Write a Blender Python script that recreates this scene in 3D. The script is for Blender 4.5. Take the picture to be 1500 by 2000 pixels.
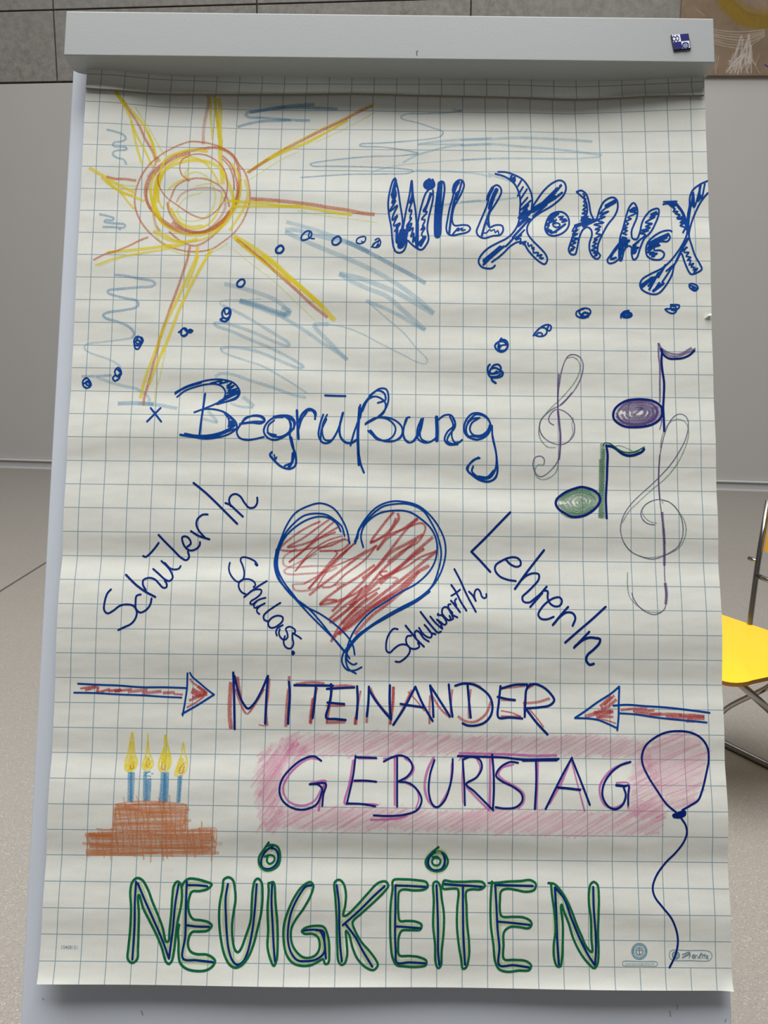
import bpy, bmesh, math, random
import numpy as np
from mathutils import Vector, Matrix

for o in list(bpy.data.objects):
    bpy.data.objects.remove(o, do_unlink=True)
S = bpy.context.scene
COL = S.collection

# ------------------------------------------------------------------ camera
F = 2000.0                                   # focal length in pixels of the 1500x2000 frame
CAM_H = 1.40


def unit(v):
    v = np.asarray(v, float)
    return v / np.linalg.norm(v)


def rodrigues(w):
    w = np.asarray(w, float)
    t = np.linalg.norm(w)
    k = w / t
    K = np.array([[0, -k[2], k[1]], [k[2], 0, -k[0]], [-k[1], k[0], 0]])
    return np.eye(3) + math.sin(t) * K + (1 - math.cos(t)) * K @ K


UPC = -unit([-78, -9409, -2000])             # world up seen from the camera (pitched down about 12 degrees)
YC = unit(np.array([0, 0, -1.0]) - UPC * np.dot([0, 0, -1.0], UPC))
XC = np.cross(YC, UPC)
B = np.stack([XC, YC, UPC])                  # camera axes -> world
CAM = np.array([0, 0, CAM_H])
cam_data = bpy.data.cameras.new('camera')
cam_data.sensor_width = 36.0
cam_data.lens = 36.0 * F / 2000.0
cam_data.clip_start = 0.05
cam = bpy.data.objects.new('camera', cam_data)
COL.objects.link(cam)
mw = Matrix([list(B[i]) + [CAM[i]] for i in range(3)] + [[0, 0, 0, 1]])
cam.matrix_world = mw
S.camera = cam

# ------------------------------------------------------------------ light
w = bpy.data.worlds.new('world')
S.world = w
w.use_nodes = True
w.node_tree.nodes['Background'].inputs[0].default_value = (0.93, 0.97, 1.0, 1)
w.node_tree.nodes['Background'].inputs[1].default_value = 0.085


def area(name, loc, target, sx, sy, power, color=(1, 1, 1)):
    l = bpy.data.lights.new(name, 'AREA')
    l.shape = 'RECTANGLE'
    l.size, l.size_y, l.energy, l.color = sx, sy, power, color
    o = bpy.data.objects.new(name, l)
    COL.objects.link(o)
    o.location = loc
    o.rotation_euler = (Vector(target) - Vector(loc)).to_track_quat('-Z', 'Y').to_euler()
    return o


area('skylight', (-0.5, 0.85, 6.0), (-0.4, 1.6, 0), 4.6, 4.6, 560, (1.0, 0.995, 0.985))
area('hall_skylight', (0.0, 5.0, 6.4), (0.0, 6.0, 0), 9.0, 3.0, 130, (1.0, 0.99, 0.975))
S.view_settings.view_transform = 'Standard'
S.view_settings.look = 'None'
S.view_settings.gamma = 1.0
S.view_settings.use_curve_mapping = False
S.view_settings.exposure = -0.09
S.cycles.transparent_max_bounces = 48
S.cycles.max_bounces = 6

# ------------------------------------------------------------------ projection helpers
ROT = rodrigues([-1.33020441e-01, 2.79126518e-04, -1.17543165e-02])   # flip chart sheet in front of the camera
TR = np.array([7.19612775e-03, 7.77498794e-04, -1.06706971e+00])
OP = -ROT.T @ TR                              # eye in the sheet's own frame (u right, v up, z off the sheet)


def sheet_dir(x, y):
    d = np.stack([np.asarray(x, float) - 750, 1000 - np.asarray(y, float), np.full(np.shape(x), -F)], -1)
    return d @ ROT


def on_sheet(x, y, z=0.0):
    d = sheet_dir(x, y)
    t = (z - OP[2]) / d[..., 2]
    p = OP + d * t[..., None]
    return p[..., 0], p[..., 1]


def sheet_world(u, v, z):
    p = np.stack([u, v, z], -1)
    return (p @ ROT.T + TR) @ B.T + CAM


def world_ray(x, y):
    return B @ np.array([x - 750, 1000 - y, -F])


def on_floor(x, y, z=0.0):
    d = world_ray(x, y)
    return CAM + d * (z - CAM[2]) / d[2]


def at_depth(x, y, depth):
    d = world_ray(x, y)
    return CAM + d * depth / d[1]


# ------------------------------------------------------------------ materials
def lin(c):
    r = []
    for k in c:
        k = k / 255.0
        r.append(k / 12.92 if k <= 0.04045 else ((k + 0.055) / 1.055) ** 2.4)
    return (r[0], r[1], r[2], 1)


class NT:
    def __init__(self, name):
        self.m = bpy.data.materials.new(name)
        self.m.use_nodes = True
        self.t = self.m.node_tree
        self.t.nodes.clear()
        self.out = self.n('ShaderNodeOutputMaterial')

    def n(self, kind, **kw):
        nd = self.t.nodes.new(kind)
        for k, v in kw.items():
            setattr(nd, k, v)
        return nd

    def put(self, sock, val):
        if isinstance(val, bpy.types.NodeSocket):
            self.t.links.new(val, sock)
        else:
            sock.default_value = val

    def math(self, op, a, b=0.0, c=0.0):
        nd = self.n('ShaderNodeMath', operation=op)
        for i, q in enumerate((a, b, c)):
            self.put(nd.inputs[i], q)
        return nd.outputs[0]

    def mix(self, fac, a, b):
        nd = self.n('ShaderNodeMix', data_type='RGBA')
        self.put(nd.inputs['Factor'], fac)
        self.put(nd.inputs[6], a)
        self.put(nd.inputs[7], b)
        return nd.outputs[2]

    def ramp(self, x, a, b, lo=0.0, hi=1.0, smooth=False):
        nd = self.n('ShaderNodeMapRange')
        if smooth:
            nd.interpolation_type = 'SMOOTHSTEP'
        self.put(nd.inputs[0], x)
        for i, q in enumerate((a, b, lo, hi)):
            self.put(nd.inputs[i + 1], q)
        return nd.outputs[0]

    def noise(self, vec, scale, detail=3.0, rough=0.5):
        nd = self.n('ShaderNodeTexNoise')
        if vec is not None:
            self.put(nd.inputs['Vector'], vec)
        nd.inputs['Scale'].default_value = scale
        nd.inputs['Detail'].default_value = detail
        nd.inputs['Roughness'].default_value = rough
        return nd.outputs[0]

    def bump(self, h, strength, dist=0.001):
        nd = self.n('ShaderNodeBump')
        self.put(nd.inputs['Height'], h)
        nd.inputs['Strength'].default_value = strength
        nd.inputs['Distance'].default_value = dist
        return nd.outputs[0]

    def bsdf(self, color, rough=0.5, metal=0.0, normal=None, spec=0.5, coat=0.0):
        nd = self.n('ShaderNodeBsdfPrincipled')
        self.put(nd.inputs['Base Color'], color)
        self.put(nd.inputs['Roughness'], rough)
        self.put(nd.inputs['Metallic'], metal)
        self.put(nd.inputs['Specular IOR Level'], spec)
        self.put(nd.inputs['Coat Weight'], coat)
        if normal is not None:
            self.put(nd.inputs['Normal'], normal)
        self.t.links.new(nd.outputs[0], self.out.inputs[0])
        return nd

    def obj(self):
        return self.n('ShaderNodeTexCoord').outputs['Object']

    def uv(self, name):
        return self.n('ShaderNodeUVMap', uv_map=name).outputs[0]


def mat_simple(name, rgb, rough=0.5, metal=0.0, var=0.04, scale=40.0, bump=0.0, bscale=200.0, spec=0.5):
    a = NT(name)
    p = a.obj()
    f = a.noise(p, scale, 4)
    c = lin(rgb)
    d = tuple(x * (1 - 2 * var) for x in c[:3]) + (1,)
    nrm = a.bump(a.noise(p, bscale, 2), bump, 0.002) if bump else None
    a.bsdf(a.mix(f, d, c), rough, metal, nrm, spec)
    return a.m


def mat_paper(name):
    a = NT(name)
    g = a.uv('grid')
    sep = a.n('ShaderNodeSeparateXYZ')
    a.put(sep.inputs[0], g)
    cx, ry = sep.outputs[0], sep.outputs[1]

    def dist(q):
        return a.math('ABSOLUTE', a.math('SUBTRACT', a.math('FRACT', a.math('ADD', q, 0.5)), 0.5))
    lv = a.ramp(dist(cx), 0.009, 0.024, 1, 0, True)
    lh = a.ramp(dist(ry), 0.009, 0.024, 1, 0, True)
    # the printed grid leaves two verticals out behind the seal and the maker's sign
    row = a.math('MULTIPLY', a.math('GREATER_THAN', ry, 36.0), a.math('LESS_THAN', ry, 37.0))
    c23 = a.math('LESS_THAN', a.math('ABSOLUTE', a.math('SUBTRACT', cx, 23.0)), 0.2)
    c25 = a.math('LESS_THAN', a.math('ABSOLUTE', a.math('SUBTRACT', cx, 25.0)), 0.2)
    gap = a.math('MULTIPLY', row, a.math('MAXIMUM', c23, c25))
    lv = a.math('MULTIPLY', lv, a.math('SUBTRACT', 1.0, gap))
    line = a.math('MULTIPLY', a.math('MAXIMUM', lv, lh), 0.88)
    mm = a.n('ShaderNodeVectorMath', operation='MULTIPLY')
    a.put(mm.inputs[0], g)
    mm.inputs[1].default_value = (1.0, 1.6, 1.0)
    fib = a.noise(mm.outputs[0], 9.0, 6, 0.7)
    blot = a.noise(g, 1.1, 3)
    base = a.mix(a.ramp(fib, 0.3, 0.7), lin((214, 215, 207)), lin((224, 225, 217)))
    base = a.mix(a.ramp(blot, 0.35, 0.65, 0, 0.35), base, lin((210, 211, 203)))
    colr = a.mix(line, base, lin((112, 140, 154)))
    st = a.n('ShaderNodeVectorMath', operation='MULTIPLY')
    a.put(st.inputs[0], g)
    st.inputs[1].default_value = (0.35, 1.0, 1.0)
    cockle = a.noise(st.outputs[0], 0.75, 2)
    h = a.math('ADD', a.math('MULTIPLY', cockle, 1.0), a.math('MULTIPLY', fib, 0.035))
    a.bsdf(colr, 0.75, 0, a.bump(h, 0.40, 0.0035), 0.25)
    return a.m


def mat_ink(name, rgb, rough=0.55):
    a = NT(name)
    f = a.noise(a.uv('spot'), 0.35, 3)
    c = lin(rgb)
    d = tuple(x * 0.72 for x in c[:3]) + (1,)
    a.bsdf(a.mix(a.ramp(f, 0.35, 0.65), d, c), rough, 0, None, 0.08)
    return a.m


def mat_crayon(name, rgb, alpha, grain=0.6, size=1.1):
    a = NT(name)
    g = a.noise(a.uv('spot'), size, 3, 0.65)
    cl = a.noise(a.uv('spot'), 0.06, 2)
    g = a.ramp(g, 0.36, 0.60, 1 - grain, 1.0)
    sep = a.n('ShaderNodeSeparateXYZ')
    a.put(sep.inputs[0], a.uv('across'))
    e = a.math('ABSOLUTE', a.math('SUBTRACT', a.math('MULTIPLY', sep.outputs[0], 2.0), 1.0))
    e = a.ramp(e, 0.6, 1.0, 1.0, 0.2, True)
    al = a.math('MULTIPLY', a.math('MULTIPLY', g, e), a.math('MULTIPLY', a.ramp(cl, 0.3, 0.7, 0.75, 1.1), alpha))
    di = a.n('ShaderNodeBsdfDiffuse')
    di.inputs[0].default_value = lin(rgb)
    tr = a.n('ShaderNodeBsdfTransparent')
    mx = a.n('ShaderNodeMixShader')
    a.put(mx.inputs[0], al)
    a.put(mx.inputs[1], tr.outputs[0])
    a.put(mx.inputs[2], di.outputs[0])
    a.t.links.new(mx.outputs[0], a.out.inputs[0])
    return a.m


def mat_floor():
    a = NT('terrazzo')
    p = a.obj()
    big = a.noise(p, 0.9, 4)
    mid = a.noise(p, 150, 4, 0.75)
    v = a.n('ShaderNodeTexVoronoi')
    a.put(v.inputs['Vector'], p)
    v.inputs['Scale'].default_value = 260
    v.inputs['Randomness'].default_value = 1
    sep = a.n('ShaderNodeSeparateColor')
    a.put(sep.inputs[0], v.outputs['Color'])
    base = a.mix(a.ramp(mid, 0.3, 0.7), lin((138, 132, 124)), lin((174, 167, 158)))
    base = a.mix(a.ramp(big, 0.35, 0.65), base, lin((160, 154, 146)))
    near = a.ramp(v.outputs['Distance'], 0.32, 0.42, 1, 0)
    dark = a.math('MULTIPLY', a.math('GREATER_THAN', sep.outputs[0], 0.84), near)
    lite = a.math('MULTIPLY', a.math('LESS_THAN', sep.outputs[0], 0.15), near)
    base = a.mix(a.math('MULTIPLY', dark, 0.5), base, lin((110, 100, 90)))
    base = a.mix(a.math('MULTIPLY', lite, 0.42), base, lin((238, 232, 224)))
    a.bsdf(base, 0.42, 0, None, 0.4)
    return a.m


def mat_concrete():
    a = NT('concrete_panel')
    p = a.obj()
    f = a.noise(p, 22, 8, 0.75)
    g = a.noise(p, 2.2, 3)
    c = a.mix(a.ramp(f, 0.3, 0.7), lin((112, 109, 104)), lin((152, 149, 143)))
    c = a.mix(a.ramp(g, 0.3, 0.7, 0, 0.4), c, lin((146, 143, 138)))
    a.bsdf(c, 0.8, 0, a.bump(f, 0.3, 0.002), 0.3)
    return a.m


def mat_powder(name, rgb, rough=0.38, b=0.18, scale=260):
    a = NT(name)
    p = a.obj()
    n1 = a.noise(p, scale, 2)
    n2 = a.noise(p, 5, 3)
    c = lin(rgb)
    d = tuple(x * 0.94 for x in c[:3]) + (1,)
    a.bsdf(a.mix(n2, d, c), rough, 0, a.bump(n1, b, 0.0012), 0.35)
    return a.m


M_PAPER = mat_paper('squared_paper')
M_BAR = mat_powder('light_grey_powder_coat', (164, 168, 167), 0.3, 0.05, 420)
M_BOARD = mat_powder('bluish_white_enamel', (206, 212, 222), 0.35, 0.06, 160)
M_TUBE = mat_simple('grey_steel', (150, 152, 152), 0.35, 0.6)
M_FLOOR = mat_floor()
M_CONC = mat_concrete()
M_WALL = mat_simple('grey_laminate', (183, 181, 177), 0.6, 0, 0.03, 3.0, 0.05, 60)
M_GAP = mat_simple('dark_joint', (92, 86, 80), 0.9)
M_TRIM = mat_simple('pale_aluminium', (214, 213, 210), 0.5, 0.0)
M_BASE = mat_simple('skirting_grey', (186, 185, 184), 0.5)
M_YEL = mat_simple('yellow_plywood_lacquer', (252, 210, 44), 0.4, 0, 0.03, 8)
M_EDGE = mat_simple('amber_plywood_edge', (150, 100, 22), 0.6)
M_CHROME = mat_simple('chromed_steel', (170, 166, 160), 0.22, 1.0, 0.02)
M_CAP = mat_simple('black_rubber', (35, 34, 33), 0.7)
M_RUST = mat_simple('bare_rusty_scratch', (92, 60, 42), 0.8)
M_NAVY = mat_simple('navy_enamel', (18, 24, 104), 0.4, 0, 0.08, 300, spec=0.2)
M_NAVYB = mat_simple('dark_navy_side', (12, 14, 50), 0.3)
M_WHITE = mat_simple('white_enamel', (236, 236, 244), 0.25)
M_SEAL = mat_ink('print_blue', (122, 162, 180))
M_SEALP = mat_ink('print_paper', (205, 212, 208))
M_CANVAS = None

PENS = {
    'i': mat_ink('blue_felt_pen', (6, 70, 154)),
    'j': mat_ink('dark_blue_felt_pen', (8, 44, 124)),
    'n': mat_ink('navy_felt_pen', (8, 36, 118)),
    'G': mat_ink('dark_green_felt_pen', (20, 106, 68)),
    'l': mat_ink('print_blue_line', (112, 148, 164)),
    'y': mat_crayon('yellow_crayon', (238, 218, 48), 0.80, 0.5),
    'Y': mat_crayon('faint_yellow_crayon', (226, 224, 96), 0.5, 0.6),
    'o': mat_crayon('orange_crayon', (208, 118, 58), 0.80, 0.8),
    'O': mat_crayon('faint_orange_crayon', (206, 138, 98), 0.52, 0.8),
    'b': mat_crayon('blue_crayon', (106, 160, 194), 0.56, 0.65),
    'B': mat_crayon('faint_blue_crayon', (142, 184, 208), 0.45, 0.7),
    'r': mat_crayon('red_crayon', (190, 62, 68), 0.82, 0.65),
    'R': mat_crayon('faint_red_crayon', (186, 74, 80), 0.55, 0.7),
    'v': mat_crayon('violet_crayon', (98, 76, 132), 0.85, 0.55),
    'V': mat_crayon('faint_violet_crayon', (112, 84, 146), 0.5, 0.7),
    'g': mat_crayon('green_crayon', (82, 134, 100), 0.72, 0.8),
    'H': mat_crayon('faint_green_crayon', (90, 146, 110), 0.5, 0.7),
    'h': mat_crayon('light_green_crayon', (176, 206, 128), 0.50, 0.4),
    'p': mat_crayon('pink_crayon', (234, 142, 184), 0.28, 0.7),
    'P': mat_crayon('faint_pink_crayon', (232, 168, 194), 0.13, 0.65),
    'q': mat_crayon('magenta_marker', (196, 96, 172), 0.72, 0.1),
    'c': mat_crayon('light_blue_crayon', (62, 148, 196), 0.75, 0.7),
    't': mat_crayon('brown_crayon', (222, 132, 66), 0.56, 0.8),
    'T': mat_crayon('faint_brown_crayon', (212, 152, 112), 0.34, 0.75),
    'W': mat_crayon('white_chalk', (226, 216, 208), 0.42, 0.55, 0.35),
    'A': mat_crayon('yellow_paint', (168, 138, 48), 0.5, 0.3, 0.1),
}
ROUND = set('ijnGlq')

# ------------------------------------------------------------------ object helpers
ROOTLOC = {}


def tag(o, label=None, cat=None, group=None, kind=None):
    for k, q in (('label', label), ('category', cat), ('group', group), ('kind', kind)):
        if q:
            o[k] = q
    return o


def empty(name, loc, label, cat, group=None):
    o = bpy.data.objects.new(name, None)
    o.empty_display_size = 0.1
    COL.objects.link(o)
    o.location = loc
    ROOTLOC[o.name] = np.array(loc, float)
    return tag(o, label, cat, group)


def root_of(o):
    while o.parent:
        o = o.parent
    return o


def mesh_obj(name, verts, faces, mats, parent=None, fmat=None, uvs=None, smooth=False, origin=None):
    """verts in world coordinates; a child keeps them relative to its thing's base"""
    verts = np.asarray(verts, float).reshape(-1, 3)
    if parent is not None:
        off = ROOTLOC[root_of(parent).name]
    else:
        off = np.asarray(origin if origin is not None else verts.mean(0), float)
    me = bpy.data.meshes.new(name)
    me.from_pydata((verts - off).tolist(), [], faces)
    if not isinstance(mats, (list, tuple)):
        mats = [mats]
    for m in mats:
        me.materials.append(m)
    if fmat is not None:
        me.polygons.foreach_set('material_index', np.asarray(fmat, np.int32))
    if smooth:
        me.polygons.foreach_set('use_smooth', np.ones(len(me.polygons), bool))
    if uvs:
        li = np.zeros(len(me.loops), np.int32)
        me.loops.foreach_get('vertex_index', li)
        for k, arr in uvs.items():
            lay = me.uv_layers.new(name=k)
            lay.data.foreach_set('uv', np.asarray(arr, float)[li].astype(np.float32).ravel())
    me.update()
    o = bpy.data.objects.new(name, me)
    COL.objects.link(o)
    if parent is not None:
        o.parent = parent
    else:
        o.location = off
        ROOTLOC[o.name] = off
    return o


def from_bm(name, bm, mats, parent=None, origin=None, smooth=False, bevel=0.0, segs=2, fmat=True):
    if bevel:
        bmesh.ops.bevel(bm, geom=list(bm.edges), offset=bevel, segments=segs, profile=0.5, affect='EDGES')
    bmesh.ops.recalc_face_normals(bm, faces=bm.faces)
    bm.verts.index_update()
    vs = [tuple(q.co) for q in bm.verts]
    fs = [[q.index for q in f.verts] for f in bm.faces]
    fm = [f.material_index for f in bm.faces]
    bm.free()
    return mesh_obj(name, vs, fs, mats, parent, fm, None, smooth, origin)


def prism(poly, lo, hi, bm=None):
    """poly: list of 3D points of one end, moved along hi-lo vector pair"""
    bm = bm or bmesh.new()
    a = [bm.verts.new(tuple(np.array(q) + lo)) for q in poly]
    b = [bm.verts.new(tuple(np.array(q) + hi)) for q in poly]
    bm.faces.new(a[::-1])
    bm.faces.new(b)
    n = len(poly)
    for i in range(n):
        bm.faces.new((a[i], a[(i + 1) % n], b[(i + 1) % n], b[i]))
    return bm


def frame_box(P, ax, ay, az, x0, x1, y0, y1, z0, z1, bm=None):
    """box in the frame P + x*ax + y*ay + z*az"""
    P, ax, ay, az = (np.asarray(q, float) for q in (P, ax, ay, az))
    bot = [P + ax * x + ay * y + az * z0 for x, y in ((x0, y0), (x1, y0), (x1, y1), (x0, y1))]
    return prism(bot, np.zeros(3), az * (z1 - z0), bm)


def tube(pts, r, n=12, bm=None, cap=True):
    """round tube through world points, with gentle bends where the list is dense"""
    bm = bm or bmesh.new()
    pts = [np.asarray(p, float) for p in pts]
    rings = []
    prev = None
    for i, p in enumerate(pts):
        a = pts[max(i - 1, 0)]
        b = pts[min(i + 1, len(pts) - 1)]
        t = unit(b - a)
        if prev is None:
            prev = unit(np.cross(t, [0.3, 0.2, 0.93]))
        s = unit(prev - t * np.dot(prev, t))
        prev = s
        q = np.cross(t, s)
        rings.append([bm.verts.new(tuple(p + r * (math.cos(6.28318 * k / n) * s + math.sin(6.28318 * k / n) * q))) for k in range(n)])
    for a, b in zip(rings, rings[1:]):
        for k in range(n):
            bm.faces.new((a[k], a[(k + 1) % n], b[(k + 1) % n], b[k]))
    if cap:
        bm.faces.new(rings[0][::-1])
        bm.faces.new(rings[-1])
    return bm


def bend(pts, steps=6, k=0.35):
    """round the corners of a polyline"""
    pts = [np.asarray(p, float) for p in pts]
    out = [pts[0]]
    for a, b, c in zip(pts, pts[1:], pts[2:]):
        d = min(np.linalg.norm(b - a), np.linalg.norm(c - b)) * k
        p0, p1 = b + unit(a - b) * d, b + unit(c - b) * d
        for i in range(steps + 1):
            t = i / steps
            out.append((1 - t) ** 2 * p0 + 2 * t * (1 - t) * b + t * t * p1)
    out.append(pts[-1])
    return out


# ------------------------------------------------------------------ smooth curves
def spline(P, step=3.0):
    P = np.asarray(P, float)
    if len(P) == 2:
        n = max(2, int(np.linalg.norm(P[1] - P[0]) / (step * 2)))
        return P[0] + (P[1] - P[0]) * np.linspace(0, 1, n + 1)[:, None]
    closed = np.linalg.norm(P[0] - P[-1]) < 0.6 and len(P) > 4
    if closed:
        E = np.vstack([P[-2], P, P[1]])
    else:
        E = np.vstack([2 * P[0] - P[1], P, 2 * P[-1] - P[-2]])
    out = []
    for i in range(1, len(E) - 2):
        p0, p1, p2, p3 = E[i - 1:i + 3]
        t0 = 0.0
        t1 = t0 + max(np.linalg.norm(p1 - p0), 1e-4) ** 0.5
        t2 = t1 + max(np.linalg.norm(p2 - p1), 1e-4) ** 0.5
        t3 = t2 + max(np.linalg.norm(p3 - p2), 1e-4) ** 0.5
        n = int(min(14, max(2, np.linalg.norm(p2 - p1) / step)))
        t = (t1 + (t2 - t1) * np.arange(n) / n)[:, None]
        A1 = (t1 - t) / (t1 - t0) * p0 + (t - t0) / (t1 - t0) * p1
        A2 = (t2 - t) / (t2 - t1) * p1 + (t - t1) / (t2 - t1) * p2
        A3 = (t3 - t) / (t3 - t2) * p2 + (t - t2) / (t3 - t2) * p3
        B1 = (t2 - t) / (t2 - t0) * A1 + (t - t0) / (t2 - t0) * A2
        B2 = (t3 - t) / (t3 - t1) * A2 + (t - t1) / (t3 - t1) * A3
        out.append((t2 - t) / (t2 - t1) * B1 + (t - t1) / (t2 - t1) * B2)
    out.append(P[-1:])
    return np.vstack(out)


def curve1d(xs, ys, x):
    """Catmull-Rom through samples (xs rising)"""
    xs, ys = np.asarray(xs, float), np.asarray(ys, float)
    x = np.clip(x, xs[0], xs[-1])
    i = np.clip(np.searchsorted(xs, x) - 1, 0, len(xs) - 2)
    m = np.gradient(ys, xs)
    h = xs[i + 1] - xs[i]
    t = (x - xs[i]) / h
    return ((2 * t ** 3 - 3 * t ** 2 + 1) * ys[i] + (t ** 3 - 2 * t ** 2 + t) * h * m[i]
            + (-2 * t ** 3 + 3 * t ** 2) * ys[i + 1] + (t ** 3 - t ** 2) * h * m[i + 1])

# ------------------------------------------------------------------ the room
WD = unit(B @ np.array([15810.0, -556.0, 2000.0]))       # along the back wall, to the right
WD[2] = 0
WD = unit(WD)
WP = on_floor(750, 935.5)
WN = np.cross(WD, [0, 0, 1.0])                           # out of the wall, to the camera
if np.dot(WN, CAM - WP) < 0:
    WN = -WN
UP = np.array([0, 0, 1.0])


def on_wall(x, y, off=0.0):
    d = world_ray(x, y)
    t = np.dot(WP + WN * off - CAM, WN) / np.dot(d, WN)
    p = CAM + d * t
    return np.dot(p - WP, WD), p[2]


fl = [(-9, -4, 0), (9, -4, 0), (9, 11, 0), (-9, 11, 0)]
floor = from_bm('floor', prism([np.array(q, float) for q in fl], np.array([0, 0, -0.12]), np.zeros(3)), M_FLOOR, origin=(0, 0, 0))
tag(floor, kind='structure')
ROOTLOC[floor.name] = np.zeros(3)
ja, jb = on_floor(0, 1155), on_floor(88, 1100)
jd = unit(jb - ja)
jn = np.cross(jd, UP)
jl = mesh_obj('expansion_joint', [ja + jd * s * 1.0 + jn * q + UP * 0.0008 for s, q in ((-2.5, -0.006), (7.0, -0.006), (7.0, 0.006), (-2.5, 0.006))],
              [[0, 1, 2, 3]], M_GAP, floor)

Z0 = on_wall(0, 163.5)[1]
Z1 = on_wall(0, 22)[1]
sj = [on_wall(104, 22)[0], on_wall(501, 6)[0], on_wall(920, 6)[0]]
PW = (sj[2] - sj[0]) / 2
PH = Z1 - Z0
print('WALL', WP, Z0, Z1, sj)
wall = from_bm('wall_back', frame_box(WP, WD, UP, WN, -7.0, 7.0, -0.1, 6.2, -0.2, -0.03), M_GAP, origin=WP)
tag(wall, kind='structure')
gap = 0.0055
for r in range(4):
    for c in range(-3, 4):
        x0 = sj[0] + c * PW
        zz = Z0 + r * PH
        from_bm('concrete_panel', frame_box(WP, WD, UP, WN, x0 + gap, x0 + PW - gap, zz + (0.012 if r == 0 else gap), zz + PH - gap, -0.03, 0.0),
                M_CONC, wall, bevel=0.002, segs=1)
from_bm('laminate_panel', frame_box(WP, WD, UP, WN, -6.9, 6.9, 0.075, Z0 - 0.004, -0.03, 0.004), M_WALL, wall)
bb = from_bm('baseboard_back', frame_box(WP, WD, UP, WN, -6.9, 6.9, 0.0, 0.064, 0.0, 0.012), M_BASE, origin=WP)
tag(bb, kind='structure')
from_bm('trim_strip', frame_box(WP, WD, UP, WN, -6.9, 6.9, 0.062, 0.074, 0.0, 0.035), M_TRIM, bb, bevel=0.003)
from_bm('trim_strip', frame_box(WP, WD, UP, WN, -6.9, 6.9, 0.0, 0.010, 0.012, 0.030), M_TRIM, bb)

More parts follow.
